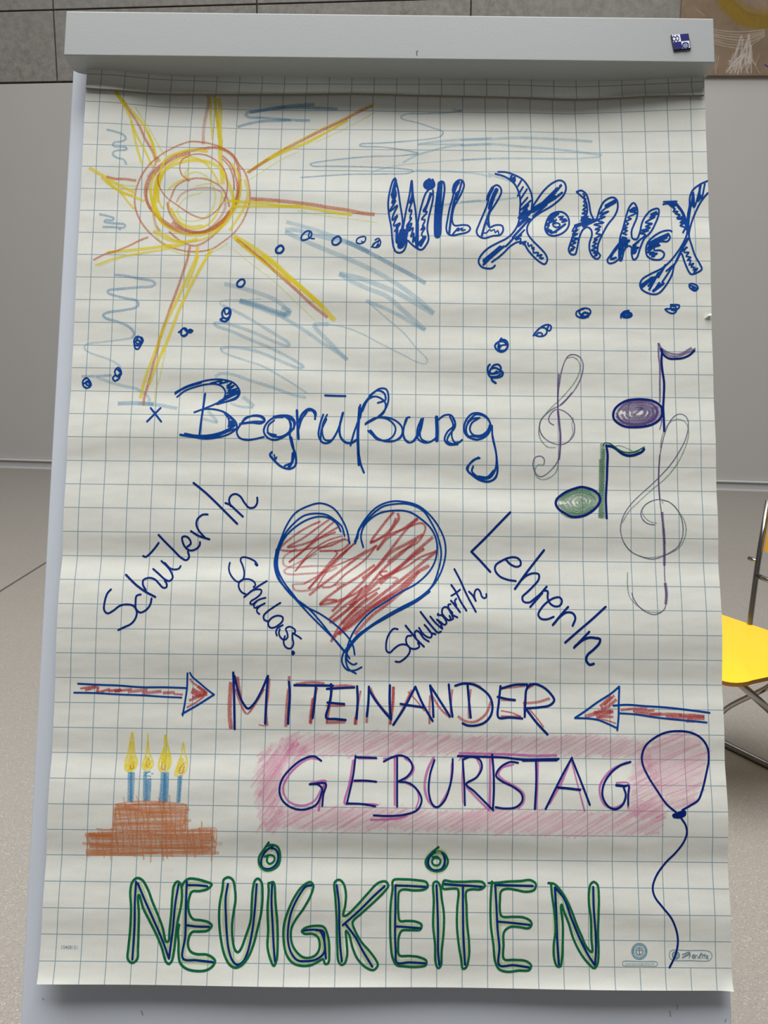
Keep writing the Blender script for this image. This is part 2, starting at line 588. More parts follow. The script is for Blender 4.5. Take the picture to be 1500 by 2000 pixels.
# ------------------------------------------------------------------ ribbons drawn on a surface
class Marks:
    """strokes collected as flat ribbons that lie on a surface; surf(u, v) -> height of the surface"""

    def __init__(self, surf, to_world, locate, unitpx):
        self.surf, self.to_world, self.locate, self.unitpx = surf, to_world, locate, unitpx
        self.v, self.f, self.fm, self.ac, self.sp = [], [], [], [], []
        self.nv = 0
        self.mats = []
        self.idx = 0

    def midx(self, pen):
        m = PENS[pen] if isinstance(pen, str) else pen
        if m not in self.mats:
            self.mats.append(m)
        return self.mats.index(m)

    def stroke(self, pts, pen, width, level=None, smooth=True):
        P = spline(pts) if smooth else np.asarray(pts, float)
        u, v = self.locate(P[:, 0], P[:, 1])
        Q = np.stack([u, v], -1)
        keep = np.ones(len(Q), bool)
        keep[1:] = np.linalg.norm(np.diff(Q, axis=0), axis=1) > 1e-5
        Q = Q[keep]
        if len(Q) < 2:
            return
        T = np.gradient(Q, axis=0)
        T /= np.linalg.norm(T, axis=1)[:, None] + 1e-12
        r = 0.5 * width * (1.14 if pen in 'ijnG' else 1.0 if pen in 'lqhWAnp' else 1.5 if pen in 'vg' else 1.22) * self.unitpx(Q[:, 1]) if isinstance(pen, str) else 0.5 * width * self.unitpx(Q[:, 1])
        if isinstance(pen, str) and pen in ROUND:
            Q0, Q1, W = [], [], []
            ang = np.radians([80, 55, 28])
            pre = [Q[0] - T[0] * r[0] * math.sin(a) for a in ang]
            post = [Q[-1] + T[-1] * r[-1] * math.sin(a) for a in ang[::-1]]
            rr = np.concatenate([r[0] * np.cos(ang), r, r[-1] * np.cos(ang[::-1])])
            Q = np.vstack([pre, Q, post])
            T = np.vstack([[T[0]] * 3, T, [T[-1]] * 3])
        else:
            rr = r.copy()
        N = np.stack([-T[:, 1], T[:, 0]], -1)
        n = len(Q)
        L, R = Q + N * rr[:, None], Q - N * rr[:, None]
        if level is None:
            level = 0.00022 if (isinstance(pen, str) and pen in 'ijnGl') else 0.00009
        z = level + self.idx * 2.5e-7 + np.arange(n) * 1e-8
        self.idx += 1
        E = np.empty((2 * n, 3))
        for k, W in enumerate((L, R)):
            E[k::2, :2] = W
            E[k::2, 2] = self.surf(W[:, 0], W[:, 1]) + z
        ln = np.concatenate([[0], np.cumsum(np.linalg.norm(np.diff(Q, axis=0), axis=1))]) * 1000
        ac = np.empty((2 * n, 2))
        ac[0::2, 0], ac[1::2, 0] = 0, 1
        ac[0::2, 1] = ac[1::2, 1] = ln
        self.v.append(self.to_world(E[:, 0], E[:, 1], E[:, 2]))
        self.ac.append(ac)
        self.sp.append(E[:, :2] * 1000)
        b = self.nv
        k = self.midx(pen)
        for i in range(n - 1):
            self.f.append((b + 2 * i, b + 2 * i + 1, b + 2 * i + 3, b + 2 * i + 2))
        self.fm += [k] * (n - 1)
        self.nv += 2 * n

    def patch(self, uv, faces, mat, level=0.00012):
        """ready polygons in surface coordinates (rings, discs, letters)"""
        uv = np.asarray(uv, float)
        z = self.surf(uv[:, 0], uv[:, 1]) + level
        self.v.append(self.to_world(uv[:, 0], uv[:, 1], z))
        self.ac.append(np.full((len(uv), 2), 0.5))
        self.sp.append(uv * 1000)
        b, k = self.nv, self.midx(mat)
        for f in faces:
            self.f.append(tuple(b + i for i in f))
            self.fm.append(k)
        self.nv += len(uv)

    def patch_px(self, px, faces, mat, level=0.00012):
        px = np.asarray(px, float)
        u, v = self.locate(px[:, 0], px[:, 1])
        self.patch(np.stack([u, v], -1), faces, mat, level)

    def hatch(self, poly, pen, width, angle, spacing, seed=1, jit=0.25, bow=2.0):
        rnd = random.Random(seed)
        P = np.asarray(poly, float)
        a = math.radians(angle)
        d, n = np.array([math.cos(a), math.sin(a)]), np.array([-math.sin(a), math.cos(a)])
        t = P @ n
        s = t.min() + spacing * 0.5
        while s < t.max():
            xs = []
            for i in range(len(P)):
                p, q = P[i], P[(i + 1) % len(P)]
                tp, tq = p @ n - s, q @ n - s
                if tp * tq < 0:
                    xs.append((p + (q - p) * tp / (tp - tq)) @ d)
            xs.sort()
            for x0, x1 in zip(xs[::2], xs[1::2]):
                x0 += rnd.uniform(-1, 1) * spacing * jit * 3
                x1 += rnd.uniform(-1, 1) * spacing * jit * 3
                if x1 - x0 < 3:
                    continue
                o0, o1 = rnd.uniform(-1, 1) * spacing * jit, rnd.uniform(-1, 1) * spacing * jit
                m = (x0 + x1) / 2
                self.stroke([d * x0 + n * (s + o0), d * m + n * (s + (o0 + o1) / 2 + rnd.uniform(-bow, bow)), d * x1 + n * (s + o1)],
                            pen, width * rnd.uniform(0.7, 1.25))
            s += spacing * rnd.uniform(0.7, 1.3)

    def build(self, name, parent, label=None):
        o = mesh_obj(name, np.vstack(self.v), self.f, self.mats, parent, self.fm,
                     {'across': np.vstack(self.ac), 'spot': np.vstack(self.sp)})
        return tag(o, label)


def text_shape(s, size):
    """outline of a short text as flat polygons (local x right, y up)"""
    cu = bpy.data.curves.new('type', 'FONT')
    cu.body = s
    cu.size = size
    cu.align_x, cu.align_y = 'CENTER', 'CENTER'
    cu.resolution_u = 3
    ob = bpy.data.objects.new('type', cu)
    COL.objects.link(ob)
    dg = bpy.context.evaluated_depsgraph_get()
    me = ob.evaluated_get(dg).to_mesh()
    vs = np.array([q.co[:2] for q in me.vertices])
    fs = [tuple(p.vertices) for p in me.polygons]
    ob.evaluated_get(dg).to_mesh_clear()
    bpy.data.objects.remove(ob, do_unlink=True)
    bpy.data.curves.remove(cu)
    return vs, fs


# ------------------------------------------------------------------ painting on the back wall
cs, cz = on_wall(1320, 148, 0.045)
pr = math.radians(-1.0)
PX = WD * math.cos(pr) + UP * math.sin(pr)
PY = UP * math.cos(pr) - WD * math.sin(pr)
PP = WP + WD * cs + UP * cz


def canvas_material():
    a = NT('brown_washed_canvas')
    p = a.obj()
    f = a.noise(p, 7, 6, 0.65)
    g = a.noise(p, 1.6, 3)
    c = a.mix(a.ramp(f, 0.3, 0.7), lin((114, 97, 80)), lin((146, 126, 104)))
    c = a.mix(a.ramp(g, 0.4, 0.65, 0, 0.5), c, lin((118, 101, 86)))
    a.bsdf(c, 0.8, 0, a.bump(a.noise(p, 300, 2), 0.1, 0.001), 0.2)
    return a.m


pict = empty('painting', PP, 'brown abstract canvas with yellow arc and white streaks high on the back wall', 'painting')
can = from_bm('canvas', frame_box(PP, PX, PY, WN, 0, 1.5, 0, 1.1, 0.004, 0.045), canvas_material(), pict, bevel=0.004)


def pic_locate(x, y):
    r = []
    for a, b in zip(np.atleast_1d(x), np.atleast_1d(y)):
        d = world_ray(a, b)
        p = CAM + d * (np.dot(PP + WN * 0.045 - CAM, WN) / np.dot(d, WN))
        r.append((np.dot(p - PP, PX), np.dot(p - PP, PY)))
    r = np.array(r)
    return r[:, 0], r[:, 1]


def pic_world(u, v, z):
    return PP + np.outer(u, PX) + np.outer(v, PY) + np.outer(z + 0.0458, WN)


ppx = 1 / 250.0
mk = Marks(lambda u, v: np.zeros(np.shape(u)), pic_world, pic_locate, lambda v: np.full(np.shape(v), ppx))
mk.stroke([(1404, -60), (1412, -20), (1424, 8), (1446, 28), (1474, 38), (1510, 38), (1545, 30)], 'A', 36)
mk.stroke([(1400, -50), (1410, -15), (1424, 10), (1448, 32), (1478, 42), (1512, 40)], 'A', 22)
mk.build('yellow_arc', can)
mk = Marks(lambda u, v: np.zeros(np.shape(u)), pic_world, pic_locate, lambda v: np.full(np.shape(v), ppx))
rn = random.Random(5)
for i in range(26):
    x1 = rn.uniform(1412, 1478)
    x0 = 1456 + (x1 - 1446) * rn.uniform(0.2, 0.5) + rn.uniform(-6, 6)
    y0 = rn.uniform(66, 110)
    mk.stroke([(x0, y0), ((x0 + x1) / 2 + rn.uniform(-5, 5), (y0 + 144) / 2), (x1, rn.uniform(120, 145))], 'W', rn.uniform(1.0, 4.5))
for i in range(7):
    y = 52 + i * 5
    mk.stroke([(1380, y + rn.uniform(-4, 4)), (1420, y + 9), (1456, y + 10 + rn.uniform(-3, 3)), (1494, 58 + i * 2)], 'W', rn.uniform(0.8, 2.0))
for i in range(9):
    x = rn.uniform(1400, 1500)
    mk.stroke([(x, 110 + rn.uniform(-10, 10)), (x + rn.uniform(-8, 8), 128), (x + rn.uniform(-8, 8), 144)], 'W', rn.uniform(1, 3))
mk.stroke([(1360, 18), (1368, 24), (1376, 31)], 'W', 1.2)
mk.stroke([(1494, 126), (1499, 130), (1510, 132)], 'j', 1.2)
mk.build('white_streaks', can)

# ------------------------------------------------------------------ flip chart stand
DEP = 0.93


def sw(u, v, z):
    return sheet_world(np.array([u]), np.array([v]), np.array([z]))[0]


AU, AV, AZ = B @ ROT[:, 0], B @ ROT[:, 1], B @ ROT[:, 2]
SO = sw(0, 0, 0)
ZB = -0.018                                              # front of the board, behind the hanging sheet
uL = [float(on_sheet(np.array([x]), np.array([y]), ZB)[0][0]) for x, y in ((133, 170), (89, 1100), (46, 1990))]
uR = float(on_sheet(np.array([1429.0]), np.array([1965.0]), ZB)[0][0])
vB = -0.60
ZF = 0.031                                               # front of the clamp bar
bl = [on_sheet(np.array([x]), np.array([y]), ZF) for x, y in ((130, 22), (123, 109), (1393, 35), (1398, 121))]
print('BOARD', uL, uR, 'BAR', [(float(a[0]), float(b[0])) for a, b in bl])
bu0, bu1 = float(bl[0][0][0] + bl[1][0][0]) / 2, float(bl[2][0][0] + bl[3][0][0]) / 2
bv1, bv0 = float(bl[0][1][0] + bl[2][1][0]) / 2, float(bl[1][1][0] + bl[3][1][0]) / 2
uLb = sum(uL) / 3

foot = sw(0, vB, ZB)
chart = empty('flip_chart', (foot[0], foot[1], 0.0), 'pale grey flip chart stand with long clamp bar and leaning white board', 'flip chart')
from_bm('board', frame_box(SO, AU, AV, AZ, uLb, uR, vB, bv1 - 0.005, ZB - 0.02, ZB), M_BOARD, chart, bevel=0.003, segs=3)
# clamp bar: a folded box, its rear lower corners rounded
pl = []
rc = 0.012
for cx, cz_, a0 in ((bu0, ZF, None), (bu1, ZF, None), (bu1 - rc, -0.006 + rc, 0), (bu0 + rc, -0.006 + rc, 270)):
    if a0 is None:
        pl.append((cx, cz_))
    else:
        for k in range(7):
            t = math.radians(a0 - 15 * k)
            pl.append((cx + rc * math.cos(t), cz_ + rc * math.sin(t)))
poly = [SO + AU * a + AZ * b for a, b in pl]
bm = prism(poly, AV * bv0, AV * bv1)
bar = from_bm('clamp_bar', bm, M_BAR, chart, bevel=0.0012, segs=3)
sp_, fp_ = text_shape('o', 0.001)
# bare scratch on the bar's front


def bar_locate(x, y):
    return on_sheet(np.asarray(x, float), np.asarray(y, float), ZF + 0.0002)


def flat_marks(zz, px=0.00053):
    return Marks(lambda u, v: np.full(np.shape(u), zz), sheet_world,
                 lambda x, y: on_sheet(np.asarray(x, float), np.asarray(y, float), zz), lambda v: np.full(np.shape(v), px))


mk = flat_marks(ZF)
mk.stroke([(816.5, 99), (813, 102.5), (814.5, 105), (814, 109)], M_RUST, 1.8)
mk.build('paint_scratch', bar, 'bare brown scratch in the grey paint')
M_SCUFF = mat_simple('grey_scuff', (150, 153, 160), 0.7)
board = [o for o in chart.children if o.name == 'board'][0]
for pts, wd in (([(1308, 1974), (1310, 1986)], 2), ([(1323, 1963), (1323, 1971)], 1.5), ([(276, 1974), (279, 1983)], 2.5),
                ([(83, 1950), (85, 1952)], 2), ([(1418, 1990), (1416, 1996)], 2)):
    mk = flat_marks(ZB + 0.0002)
    mk.stroke(pts, M_SCUFF, wd)
    mk.build('scuff_mark', board)
# legs below the frame
for s in (uLb + 0.05, uR - 0.05):
    top = sw(s, vB + 0.25, ZB - 0.032)
    d = -AV
    end = top + d * (top[2] - 0.012) / -d[2]
    from_bm('leg', tube([top, end], 0.012), M_TUBE, chart, smooth=True)
top = sw((uLb + uR) / 2, 0.25, ZB - 0.034)
end = np.array([top[0], top[1] + 0.55, 0.012])
from_bm('leg', tube([top, end], 0.012), M_TUBE, chart, smooth=True)

# ------------------------------------------------------------------ the sheet and its waves
LEFT_Y = [200, 240, 280, 322, 365, 409, 452, 495, 540, 584, 628, 673, 717, 762, 807, 852, 899, 945, 992, 1038, 1085, 1132, 1179, 1227, 1275,
          1323, 1371, 1420, 1470, 1520, 1571, 1620, 1669, 1721, 1773, 1825, 1877, 1918]
LEFT_D = [2.0, 1.1, .7, .5, .8, .9, .7, .5, .9, 1.2, 1.5, 1.9, 1.5, 2.1, 1.0, .4, 1.6, 1.1, .6, 1.3, 2.8, .3, -.7, -.7, .1, 1.6, 2.5, 2.6,
          3.2, 1.2, .6, 1.2, 2.8, 1.6, .8, 1.1, .6, .2]
RIGHT_Y = [212, 254, 296, 338, 381, 424, 467, 510, 554, 599, 642, 687, 732, 777, 822, 867, 914, 960, 1006, 1053, 1099, 1147, 1194, 1242, 1290,
           1338, 1387, 1436, 1486, 1536, 1588, 1638, 1686, 1738, 1790, 1842, 1894, 1933]
RIGHT_D = [.4, .8, 1.5, 1.9, 2.5, 1.9, 3.0, 2.7, 2.0, 1.8, .9, 1.2, 1.1, .6, 1.4, 1.8, .8, .3, 1.3, .8, -.6, 1.0, 2.5, 2.5, 1.0, -.8, .2,
           .6, -.3, 1.4, 2.7, 1.6, -.7, .3, 1.5, .7, 0, 0]
HALF = 0.3405
vl = on_sheet(168 - .0531 * (np.array(LEFT_Y, float) - 185), np.array(LEFT_Y, float))[1][::-1]
vr = on_sheet(1374.5 + .0319 * (np.array(RIGHT_Y, float) - 186), np.array(RIGHT_Y, float))[1][::-1]
dl = (-np.array(LEFT_D) * 0.0017)[::-1]
dr = (np.array(RIGHT_D) * 0.0017)[::-1]
dl = dl - dl.mean()
dr = dr - dr.mean()
SAGX = [-0.345, -0.315, -0.29, -0.265, -0.24, -0.215, -0.165, -0.02, 0.145, 0.195, 0.245, 0.295, 0.345]
SAGD = [-3, -2, 1, 4, 5.5, 6, 8, 7.5, 7.5, 8.5, 5.5, 1.5, -2.5]
V1, VB_ = 0.45, (19 - 37.82) * 0.025


def relief(u, v):
    u, v = np.asarray(u, float), np.asarray(v, float)
    s = np.clip((u + HALF) / (2 * HALF), 0, 1)
    k = s * s * (3 - 2 * s)
    z = curve1d(vl, dl, v) * (1 - k) + curve1d(vr, dr, v) * k
    m = 4 * s * (1 - s)
    z = z + m * 0.0006 * np.sin(v * 108 + 2.2 * np.sin(u * 8.0 + v * 5))
    z = z + m * 0.0005 * np.sin(v * 61 + u * 17 + 1.3)
    sag = curve1d(SAGX, SAGD, u) * 1.05 / 785.0
    z = z - sag * np.exp(-np.maximum(V1 - v, 0.0) / 0.048)
    fl = 0.7 + 0.3 * np.sin(u * 21 + 3.2)
    z = z + 0.0050 * fl * np.exp(-(v - VB_) / 0.012)
    return z


def sheet_locate(x, y):
    x, y = np.asarray(x, float), np.asarray(y, float)
    z = np.zeros(np.shape(x))
    for _ in range(5):
        d = sheet_dir(x, y)
        t = (z - OP[2]) / d[..., 2]
        p = OP + d * t[..., None]
        z = relief(p[..., 0], p[..., 1])
    return p[..., 0], p[..., 1]


def px_size(v):
    return 0.025 / np.interp(v, [-0.45, 0.45], [49.65, 44.3])


pad = empty('flip_chart_pad', sw(0, VB_, 0.0), 'large squared paper sheet covered in coloured drawings hanging on the flip chart', 'paper pad')


def grid_mesh(us, vs, zf, name, parent, mat, du=0.0, dv=0.0, top=None, label=None):
    U, V = np.meshgrid(us, vs)
    if top is not None:
        V = top(U, V)
    Zz = zf(U, V)
    P = sheet_world(U.ravel(), V.ravel(), Zz.ravel())
    nu, nv = len(us), len(vs)
    i = np.arange(nu - 1)[None, :] + nu * np.arange(nv - 1)[:, None]
    f = np.stack([i, i + 1, i + 1 + nu, i + nu], -1).reshape(-1, 4)
    g = np.stack([13 + (U.ravel() + du) / 0.025, 19 - (V.ravel() + dv) / 0.025], -1)
    return tag(mesh_obj(name, P, f.tolist(), mat, parent, None, {'grid': g}, True), label)


us = np.linspace(-HALF, HALF, 121)
vs = np.linspace(VB_, 0.4905, 481)


def sheet_z(U, V):
    z = relief(U, V)
    # dog-eared lower right corner
    c = np.clip(((U - HALF) + (VB_ - V) + 0.016) / 0.016, 0, 1)
    return z + 0.003 * c * c


sheet = grid_mesh(us, vs, sheet_z, 'drawn_sheet', pad, M_PAPER, label='squared sheet with the welcome drawings')
# torn strip of an earlier page still held under the bar
ex = [172, 200, 243, 288, 333, 420, 500, 683, 760, 817, 993, 1036, 1123, 1167, 1213, 1257, 1310, 1374]
ey = [172, 174, 177, 181, 183, 184, 184, 182.7, 184, 186, 189.5, 190.7, 194, 192.7, 190.7, 188, 186.8, 185.7]
eu, ev = sheet_locate(np.array(ex, float), np.array(ey, float))
tv = np.linspace(0, 1, 24)


def stub_shape(U, V):
    e = np.interp(U, eu, ev) - 0.002
    return e + (0.4905 - e) * V


grid_mesh(np.linspace(-HALF + 0.001, HALF - 0.002, 121), tv,
          lambda U, V: relief(U, V) + 0.0016 + 0.0030 * np.exp(-np.maximum(V - np.interp(U, eu, ev), 0) / 0.006),
          'torn_page_strip', pad, M_PAPER, -0.0013, -0.006, stub_shape, 'narrow torn strip of an earlier page')
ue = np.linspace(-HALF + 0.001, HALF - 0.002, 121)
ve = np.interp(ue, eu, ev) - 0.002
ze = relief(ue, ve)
lip = np.vstack([sheet_world(ue, ve, ze + 0.0046), sheet_world(ue, ve - 0.0004, ze + 0.0012)])  # lip added under the strip's edge, its dark colour paints the shadow line there
tag(mesh_obj('strip_edge_shade', lip, [(k, k + 1, k + 122, k + 121) for k in range(120)], mat_simple('painted_edge_shade', (122, 118, 106), 0.9), pad),
    'lip below the old page strip, coloured dark as its shadow line')
nu_, nv_ = sheet_locate(np.array([1388.0, 1375.0, 1381.0, 1387.5]), np.array([612.0, 622.0, 618.5, 618.0]))
nz = relief(nu_, nv_) + np.array([0.0005, 0.0005, 0.0035, 0.004])
mesh_obj('torn_corner', sheet_world(nu_, nv_, nz), [(0, 1, 2), (0, 2, 3)], mat_simple('torn_paper', (232, 232, 226), 0.8), sheet)
# remaining pages behind the sheet
from_bm('pages', frame_box(SO, AU, AV, AZ, -HALF + 0.012, HALF - 0.012, VB_ + 0.02, 0.34, ZB + 0.0006, ZB + 0.003),
        mat_simple('paper_block', (222, 221, 211), 0.8), pad)

# ------------------------------------------------------------------ drawings, digitised stroke by stroke
CROPS = {'A': (160, 160, 5), 'B': (440, 160, 5), 'C': (160, 440, 5), 'D': (440, 420, 5), 'E': (560, 190, 3.75), 'F': (740, 330, 5.769),
         'G': (920, 320, 5.769), 'H': (1100, 340, 5.172), 'I': (900, 180, 3.75), 'J': (540, 420, 4.412), 'K': (390, 530, 5),
         'L': (280, 720, 4.167), 'M': (620, 740, 3.947), 'N': (940, 560, 6.25), 'O': (1180, 540, 6.25), 'P': (1020, 680, 7.406),
         'Q': (1070, 850, 7.5), 'R': (1190, 790, 4.763), 'S': (190, 930, 4.545), 'T': (430, 1080, 7.895), 'U': (520, 970, 4.054),
         'V': (740, 1100, 6.818), 'W': (910, 990, 5.172), 'X': (130, 1300, 4.6875), 'Y': (430, 1300, 4.412), 'Z': (0, 0, 1),
         'a': (750, 1310, 4.167), 'b': (1100, 1320, 5), 'c': (490, 1420, 3.659), 'd': (860, 1430, 3.659), 'e': (1200, 1410, 3.922),
         'f': (150, 1410, 5), 'g': (230, 1630, 4.545), 'h': (540, 1640, 4.167), 'j': (840, 1640, 4.286), 'k': (1190, 1810, 6.522)}
